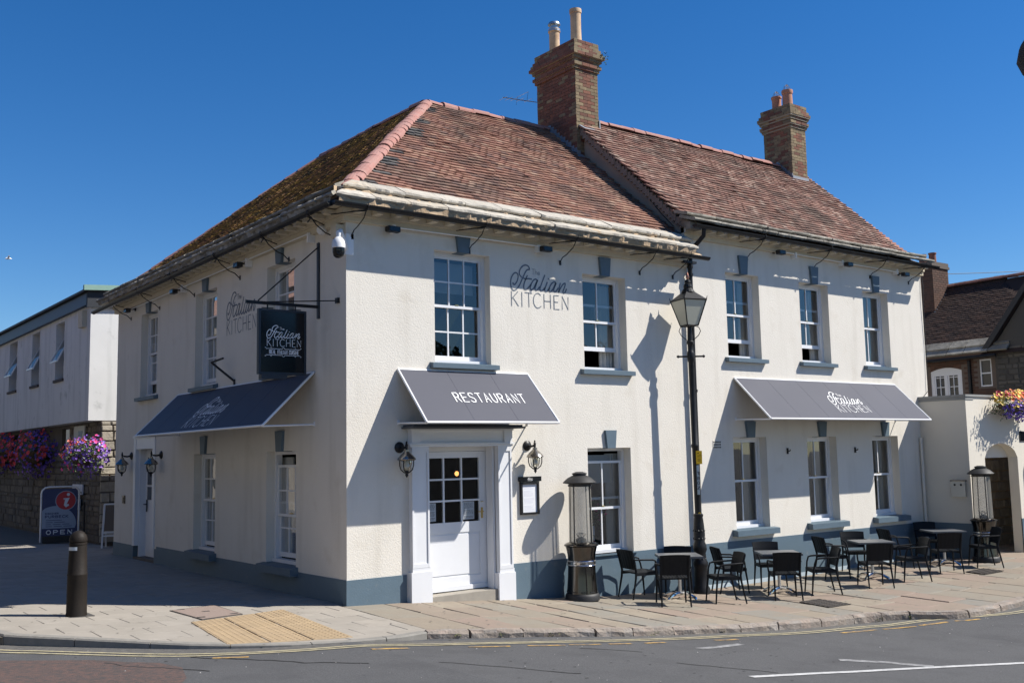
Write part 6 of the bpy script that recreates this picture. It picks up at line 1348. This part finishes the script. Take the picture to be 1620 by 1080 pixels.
for i in range(8):
    a, b = 2.72+i*.125, 2.845+i*.125; kk.hexa([FH(a, .002, ah(a)), FH(b, .002, ah(b)), FH(b, .1, ah(b)), FH(a, .1, ah(a)), FH(a, .002, 4.50), FH(b, .002, 4.50), FH(b, .1, 4.50), FH(a, .1, 4.50)])
o = kk.build('arch_bricks', HB, HW); o['kind'] = 'stuff'
HWn = m.build('window', WHITE, t)
m = MB(); m.fbox(FH, 2.8, 3.65, .055, .056, 3.05, 4.25); m.build('pane', MATS['pane_dark'], HWn)
m = MB(); 
for a, b in ((1.80, 1.84), (2.12, 2.16)): m.fbox(FH, a, b, .02, .09, 3.80, 4.60)
for zz in (3.82, 4.19, 4.58): m.fbox(FH, 1.84, 2.12, .02, .09, zz-.02, zz+.02)
HW2 = m.build('window', WHITE, t); m = MB(); m.fbox(FH, 1.83, 2.13, .055, .056, 3.8, 4.6); m.build('pane', MATS['pane_dark'], HW2)
m = MB(); m.box(23.55, 24.5, 4.35, 5.05, 5.5, 7.85); m.box(23.50, 24.55, 4.30, 5.10, 7.85, 7.93); m.box(23.52, 24.52, 4.32, 5.08, 7.93, 8.05); HC = m.build('chimney', mat('dark_mortar', (.12, .10, .085), .95), t)
ac = MB(); r = 0; z = 5.6
while z < 7.83:
    a = 4.35-(.1 if r % 2 else 0)
    while a < 5.05: ac.box(23.535, 23.56, max(a, 4.35), min(a+.2, 5.05), z, z+.063); a += .212
    a = 23.55-(.1 if r % 2 else 0)
    while a < 24.45: ac.box(max(a, 23.55), min(a+.2, 24.5), 4.335, 4.36, z, z+.063); a += .212
    z += .075; r += 1
o = ac.build('bricks', HB, HC); o['kind'] = 'stuff'
for y in (4.5, 4.85): MB().lathe([(.12, 8.05), (.11, 8.32), (.13, 8.34), (.13, 8.38)], 14, (23.9, y, 0)).build('chimney_pot', mat('dark_pot', (.22, .09, .06), .85) if 'dark_pot' not in MATS else MATS['dark_pot'], HC, smooth=True)
m = MB()
for i in range(8): x = 23.5+i*.1; m.box(x, x+.11, 4.28, 4.335, 6.1+i*.09, 6.4+i*.09)
m.box(23.44, 23.535, 4.3, 5.1, 6.0, 6.25); m.build('lead_flashing', LEAD, HC)
for i, (a, b) in enumerate((((24.0, 5.0, 7.75), (40, -2.5, 9.2)), ((24.0, 4.9, 7.4), (38, -4, 6.9)))):
    t = thing('overhead_cable', ('upper', 'lower')[i]+' thin overhead wire running right from the dark roofed house chimney', 'cable', a, group='overhead wires')
    m = MB(); A, B_ = Vector(a), Vector(b); m.tube([A+(B_-A)*k/10-Vector((0, 0, .5*4*(k/10)*(1-k/10)*.4)) for k in range(11)], .011, 5); m.build('wire', BLACKM, t)
# ------------------------------------------------------------------ white building on the left
t = thing('white_building', 'weathered white upper storey over a rubble stone ground floor at the left', 'building', (.7, 14.96, 0))
FW = lambda a, d, z: (.34+d, a, z)
wins = [(17.55+.1, 18.62, 4.53, 6.18), (20.62, 21.62, 4.55, 6.20), (23.75, 24.95, 4.57, 6.22)]
m = MB(); wall_grid(m, FW, 14.96, 34, 3.22, 6.40, wins, .35)
quad(m, (.34, 14.96, 3.22), (9, 14.96, 3.22), (9, 14.96, 6.9), (.34, 14.96, 6.40)); quad(m, (.34, 14.96, 3.22), (9, 14.96, 3.22), (9, 34, 3.22), (.34, 34, 3.22)); quad(m, (9, 14.96, 0), (9, 34, 0), (9, 34, 6.9), (9, 14.96, 6.9))
m.build('upper_wall', DRY, t)
m = MB(); m.box(.22, .339, 14.90, 34, 6.30, 6.62); m.build('fascia', FASC, t)
m = MB(); m.hexa([(.22, 14.86, 6.22), (9, 14.86, 6.72), (9, 14.955, 6.72), (.22, 14.955, 6.22), (.22, 14.86, 6.64), (9, 14.86, 7.14), (9, 14.955, 7.14), (.22, 14.955, 6.64)]); m.build('end_fascia', FASCD, t)
m = MB(); m.hexa([(.12, 14.78, 6.64), (9, 14.78, 7.16), (9, 34, 7.16), (.12, 34, 6.64), (.12, 14.78, 6.70), (9, 14.78, 7.24), (9, 34, 7.24), (.12, 34, 6.70)]); m.build('flat_roof', FASCD, t)
m = MB(); m.hexa([(.10, 14.74, 6.66), (9, 14.74, 7.18), (9, 14.86, 7.18), (.10, 14.86, 6.66), (.10, 14.74, 6.80), (9, 14.74, 7.32), (9, 14.86, 7.32), (.10, 14.86, 6.80)]); m.build('copper_verge', COPPER, t)
m = MB(); m.box(.22, .339, 15.35, 15.75, 5.75, 6.2); m.build('alarm_box', CORN, t)
m = MB(); wall_grid(m, lambda a, d, z: (.70+d, a, z), 14.965, 34, -.4, 3.22, [(18.2, 19.1, 2.45, 3.12), (21.5, 22.6, 2.5, 3.12), (25, 26, 2.5, 3.12)], .25); quad(m, (.70, 14.965, -.4), (9, 14.965, -.4), (9, 14.965, 3.22), (.70, 14.965, 3.22)); GWL = m.build('ground_floor_wall', MORTAR if False else mat('rubble_mortar', (.13, .115, .095), .95, c2=(.09, .08, .07), nscale=5, bump=.5, bscale=20), t)
stones(GWL, lambda a, d, z: (.70+d, a, z), 14.97, 18.15, 0, 3.2, (.11, .24), (.2, .55), .05, RUBBLE, stuff=True)
stones(GWL, lambda a, d, z: (.70+d, a, z), 18.15, 31, 0, 2.42, (.12, .26), (.25, .7), .05, RUBBLE, stuff=True)
stones(GWL, lambda a, d, z: (a, 14.965+d, z), .68, 3.0, .0, 3.2, (.16, .34), (.22, .5), .06, ASHLAR)
for a0, a1, z0, z1 in wins:
    m = MB()
    for a, b in ((a0, a0+.07), (a1-.07, a1)): m.fbox(FW, a, b, .24, .32, z0, z1)
    for zz, h in ((z0, .07), (z0+.42, .06), (z1-.40, .06), (z1-.07, .07)): m.fbox(FW, a0+.07, a1-.07, .24, .32, zz, zz+h)
    Wn = m.build('window', mat('dark_frame', (.03, .03, .035), .5) if 'dark_frame' not in MATS else MATS['dark_frame'], t)
    m = MB(); m.fbox(FW, a0+.06, a1-.06, .29, .292, z0+.06, z1-.06); m.build('pane', MATS['pane_dark'], Wn)
    q0, q1, zt, zb, dd = a0+.08, a1-.08, z1-.38, z0+.50, -.16
    m = MB()
    for a in (q0, q1-.06): m.hexa([FW(a, .20, zt-.05), FW(a+.06, .20, zt-.05), FW(a+.06, .24, zt-.05), FW(a, .24, zt-.05), FW(a, .20, zt), FW(a+.06, .20, zt), FW(a+.06, .24, zt), FW(a, .24, zt)]); m.tube([FW(a+.03, .22, zt), FW(a+.03, dd, zb)], .028, 4)
    m.tube([FW(q0, .22, zt), FW(q1, .22, zt)], .028, 4); m.tube([FW(q0, dd, zb), FW(q1, dd, zb)], .03, 4); m.build('open_casement', WHITEM, Wn)
    m = MB(); m.add([FW(q0+.03, .22, zt), FW(q1-.03, .22, zt), FW(q1-.03, dd, zb), FW(q0+.03, dd, zb)], [(0, 1, 2, 3)]); m.build('casement_pane', GLASS, Wn)
    for zz, h in ((z0+.07, .33), (z1-.33, .25)):
        m = MB(); m.tube([FW(a0+.12, .22, zz), FW(a1-.12, .22, zz), FW(a1-.12, .22, zz+h), FW(a0+.12, .22, zz+h), FW(a0+.12, .22, zz)], .025, 4); m.build('small_light', WHITEM, Wn)
    m = MB(); m.fbox(FW, a0-.05, a1+.05, -.05, .3, z0-.08, z0-.002); m.build('sill', mat('brown_sill', (.06, .045, .04), .8) if 'brown_sill' not in MATS else MATS['brown_sill'], Wn)
m = MB(); m.fbox(lambda a, d, z: (.70+d, a, z), 18.45, 18.85, .05, .12, 2.5, 3.1); m.build('lower_window', WHITEM, t)
for lab, a0, a1, z0, z1, mt in (('pale notice board high on the stone wall beside the sunlit hanging basket', 16.35, 17.45, 2.70, 3.14, mat('notice_pale', (.50, .50, .46), .6)), ('small white sign on the stone wall under the sunlit hanging basket', 16.40, 17.45, 1.24, 1.52, PAPER), ('lower small white sign with a dark arrow on the stone wall', 16.65, 17.50, .82, 1.12, PAPER)):
    s = thing('wall_sign', lab, 'sign', (.66, (a0+a1)/2, z0)); m = MB(); m.box(.615, .645, a0, a1, z0, z1); m.build('board', mt, s)
    m = MB()
    if z0 > 2: m.box(.612, .615, a0+.2, a0+.6, z0+.12, z0+.3)
    elif z0 > 1.2:
        m.box(.612, .615, a0+.05, a1-.05, z0+.03, z0+.09)
    else: m.box(.612, .615, a0+.1, a0+.35, z0+.13, z0+.17); m.box(.612, .615, a0+.1, a0+.16, z0+.06, z0+.24)
    m.build('print', NAVY, s)
for lab, z0, z1, mt in (('white panel on the sunlit end wall of the stone ground floor', 2.05, 2.85, PAPER), ('blue and white panel below the white one on the stone end wall', 1.25, 1.95, mat('blue_panel', (.05, .14, .38), .5))):
    s = thing('wall_sign', lab, 'sign', (1.4, 14.9, z0)); m = MB(); m.box(1.22, 1.9, 14.86, 14.90, z0, z1); m.build('board', mt, s)
    if z0 < 2: m = MB(); m.box(1.24, 1.88, 14.856, 14.86, z0+.2, z0+.45); m.build('stripe', PAPER, s)
m = MB(); m.tube([(.60, 16.1, .0), (.60, 16.1, 1.05)], .025, 8); t = thing('thin_post', 'thin dark post against the stone wall behind the information sign', 'post', (.6, 16.1, 0)); m.build('pole', BLACKM, t)
# ------------------------------------------------------------------ inside the rooms
PXL = 3.69
t = thing('pendant_lamp', 'lit amber pendant lamp seen through the front door panes', 'lamp', (PXL, 2.6, 2.2))
MB().lathe([(.0, 1.72), (.03, 1.735), (.04, 1.77), (.03, 1.80), (.015, 1.81)], 14, (PXL, 2.6, 0), cap=False).build('bulb', BULB, t, smooth=True); m = MB(); m.tube([(PXL, 2.6, 1.77), (PXL, 2.6, 2.93)], .01, 5); m.build('flex', BLACKM, t)
t = thing('window_plant', 'pink flowering plant on the sill inside the window behind the steel heater', 'plant', (5.25, .42, .5))
m = MB(); m.lathe([(.06, .42), (.09, .60)], 14, (5.22, .42, 0)); m.build('plant_pot', BLACKM, t)
m = MB()
for i in range(60):
    a = Vector((5.22+rnd.gauss(0, .10), .42+rnd.gauss(0, .05), .95+rnd.gauss(0, .16))); d = Vector((rnd.gauss(0, 1), rnd.gauss(0, .6), rnd.gauss(.3, .7))).normalized()*.12; s = d.orthogonal().normalized()*.025; m.add([a-d*.5, a+s, a+d*.5, a-s], [(0, 1, 2, 3)])
m.build('foliage', LEAF, t, kind='stuff')
m = MB()
for i in range(12):
    a = Vector((5.26+rnd.gauss(0, .12), .36+rnd.gauss(0, .03), 1.1+rnd.gauss(0, .10))); m.lathe([(.0, -.02), (.035, .0), (.0, .03)], 7, a, cap=False)
m.build('blooms', FL['pink'], t, kind='stuff')
t = thing('window_card', 'white leaning card inside the window behind the steel heater', 'card', (5.02, .42, .4)); m = MB(); m.hexa([(4.92, .40, .42), (5.14, .40, .42), (5.14, .41, .42), (4.92, .41, .42), (4.94, .44, .86), (5.16, .44, .86), (5.16, .45, .86), (4.94, .45, .86)]); m.build('sheet', PAPER, t)
m = MB(); m.box(4.86, 4.92, .39, .42, .42, .76); m.build('red_edge', FL['red'], t); m = MB(); m.lathe([(.03, .42), (.06, .47), (.03, .56)], 10, (5.07, .38, 0)); m.build('red_ornament', FL['red'], t)
# ------------------------------------------------------------------ gull
ray = (fw+r2*((13-810)/1616.8)+u2*(-(409-540)/1616.8)); p = Vector(CAM)+ray*60
t = thing('gull', 'tiny white gull flying in the blue sky far left', 'bird', p)
m = MB(); m.tube([p+Vector((-.16, 0, -.02)), p+Vector((-.05, 0, 0)), p+Vector((.08, 0, .01)), p+Vector((.2, 0, 0))], [.02, .06, .055, .01], 8); m.build('body', WHITE, t, smooth=True)
for s in (-1, 1): m = MB(); m.hexa([p+Vector(v) for v in ((-.06, 0, 0), (.07, 0, 0), (.02, s*.3, .12), (-.05, s*.3, .12), (-.06, 0, .02), (.07, 0, .02), (.02, s*.3, .13), (-.05, s*.3, .13))]); m.build('wing', WHITE, t)
# ------------------------------------------------------------------ across the street: thatched cottage whose eaves show at the top right, and trees
ex, ey = 1.31, -9.35
cz0 = 5.17
t = thing('thatched_cottage', 'dark rounded thatched eave corner poking in at the upper right edge', 'building', (4, -13, -.3))
m = MB(); m.box(1.9, 3.6, -16, -10.3, -.8, 5.2); m.build('wall', SMOOTHR, t)
m = MB(); prof = [(.05, .0), (-.03, .05), (-.06, .15), (-.04, .27), (.05, .46), (1.1, 1.9)]
vs = []; rows = []
for d, z in prof:
    x0, x1, y0, y1 = ex+d, 3.9-d*.2, -16.6-0*d, ey-d
    c_ = []
    for cx, cy, a0 in ((x1-.3, y1-.3, 0), (x0+.3, y1-.3, 90), (x0+.3, y0+.3, 180), (x1-.3, y0+.3, 270)):
        for k in range(5): a = math.radians(a0+k*22.5); c_.append((cx+.3*math.cos(a), cy+.3*math.sin(a), cz0+z))
    rows.append(c_)
n = len(rows[0])
for r_ in rows: m.v += r_
for i in range(len(rows)-1):
    for k in range(n): m.f.append((i*n+k, i*n+(k+1) % n, (i+1)*n+(k+1) % n, (i+1)*n+k))
m.f.append(tuple(range(n-1, -1, -1))); m.f.append(tuple((len(rows)-1)*n+k for k in range(n)))
m.build('thatch_roof', THATCH, t, smooth=True)
t = thing('sky_blocking_terrace', 'unseen stone terrace added across the side street to block sky light, mirrored in the side windows', 'building', (-9.5, 10, 0))  # terrace out of view, added to cut sky light on the side wall and paving
m = MB(); m.box(-18, -9.0, -4, 46, -1, 8.2); m.build('wall', mat('terrace_stone', (.21, .19, .165), .95, c2=(.17, .155, .135), nscale=4), t)
m = MB(); m.hexa([(-18.4, -4.3, 8.2), (-8.6, -4.3, 8.2), (-8.6, 46.3, 8.2), (-18.4, 46.3, 8.2), (-14.2, -4.3, 11), (-13.4, -4.3, 11), (-13.4, 46.3, 11), (-14.2, 46.3, 11)]); m.build('roof', TILED, t)
for k in range(9):
    for z_ in (1.0, 4.2): m = MB(); m.box(-9.02, -8.96, -1+k*5, .2+k*5, z_, z_+1.7); m.build('window', MATS['pane_dark'], t)

TREEL = mat('tree_leaf', (.045, .07, .022), .6, rand=[(.045, .07, .022), (.06, .09, .028), (.03, .05, .016)])
for i, (x, y, h, s, l) in enumerate(((13, -27, 9.5, 3.6, 'broad green tree across the street, mirrored in the upper windows'), (21, -31, 10.5, 4.2, 'tallest green tree across the street, mirrored in the upper windows'), (30, -30, 9, 3.8, 'farthest green tree across the street, mirrored in the right hand windows'))):
    t = thing('tree', l, 'tree', (x, y, -.7), group='trees across the street')
    m = MB(); m.tube([(x, y, -.7), (x+.1, y, 2), (x-.1, y+.1, h*.6)], [.28, .2, .08], 8)
    for k in range(5): a = k*1.3; m.tube([(x, y, 2.2+k*.4), (x+math.cos(a)*s*.5, y+math.sin(a)*s*.5, h*.55+k*.3)], [.1, .03], 6)
    m.build('trunk', BARK, t); m = MB()
    cl = [(Vector((rnd.gauss(0, .5), rnd.gauss(0, .5), rnd.gauss(0, .4))), rnd.uniform(.25, .5)) for _ in range(26)]
    for k in range(2600):
        c_, r_ = rnd.choice(cl); q = Vector((rnd.gauss(0, 1), rnd.gauss(0, 1), rnd.gauss(0, 1))).normalized()*r_*rnd.uniform(.5, 1); p = Vector((x, y, h*.62))+(c_*.9+q)*s*.62*1.1
        d = Vector((rnd.gauss(0, 1), rnd.gauss(0, 1), rnd.gauss(0, 1))).normalized()*.22; sd_ = d.orthogonal().normalized()*.10; m.add([p-d, p+sd_, p+d, p-sd_], [(0, 1, 2, 3)])
    m.build('crown', TREEL, t)
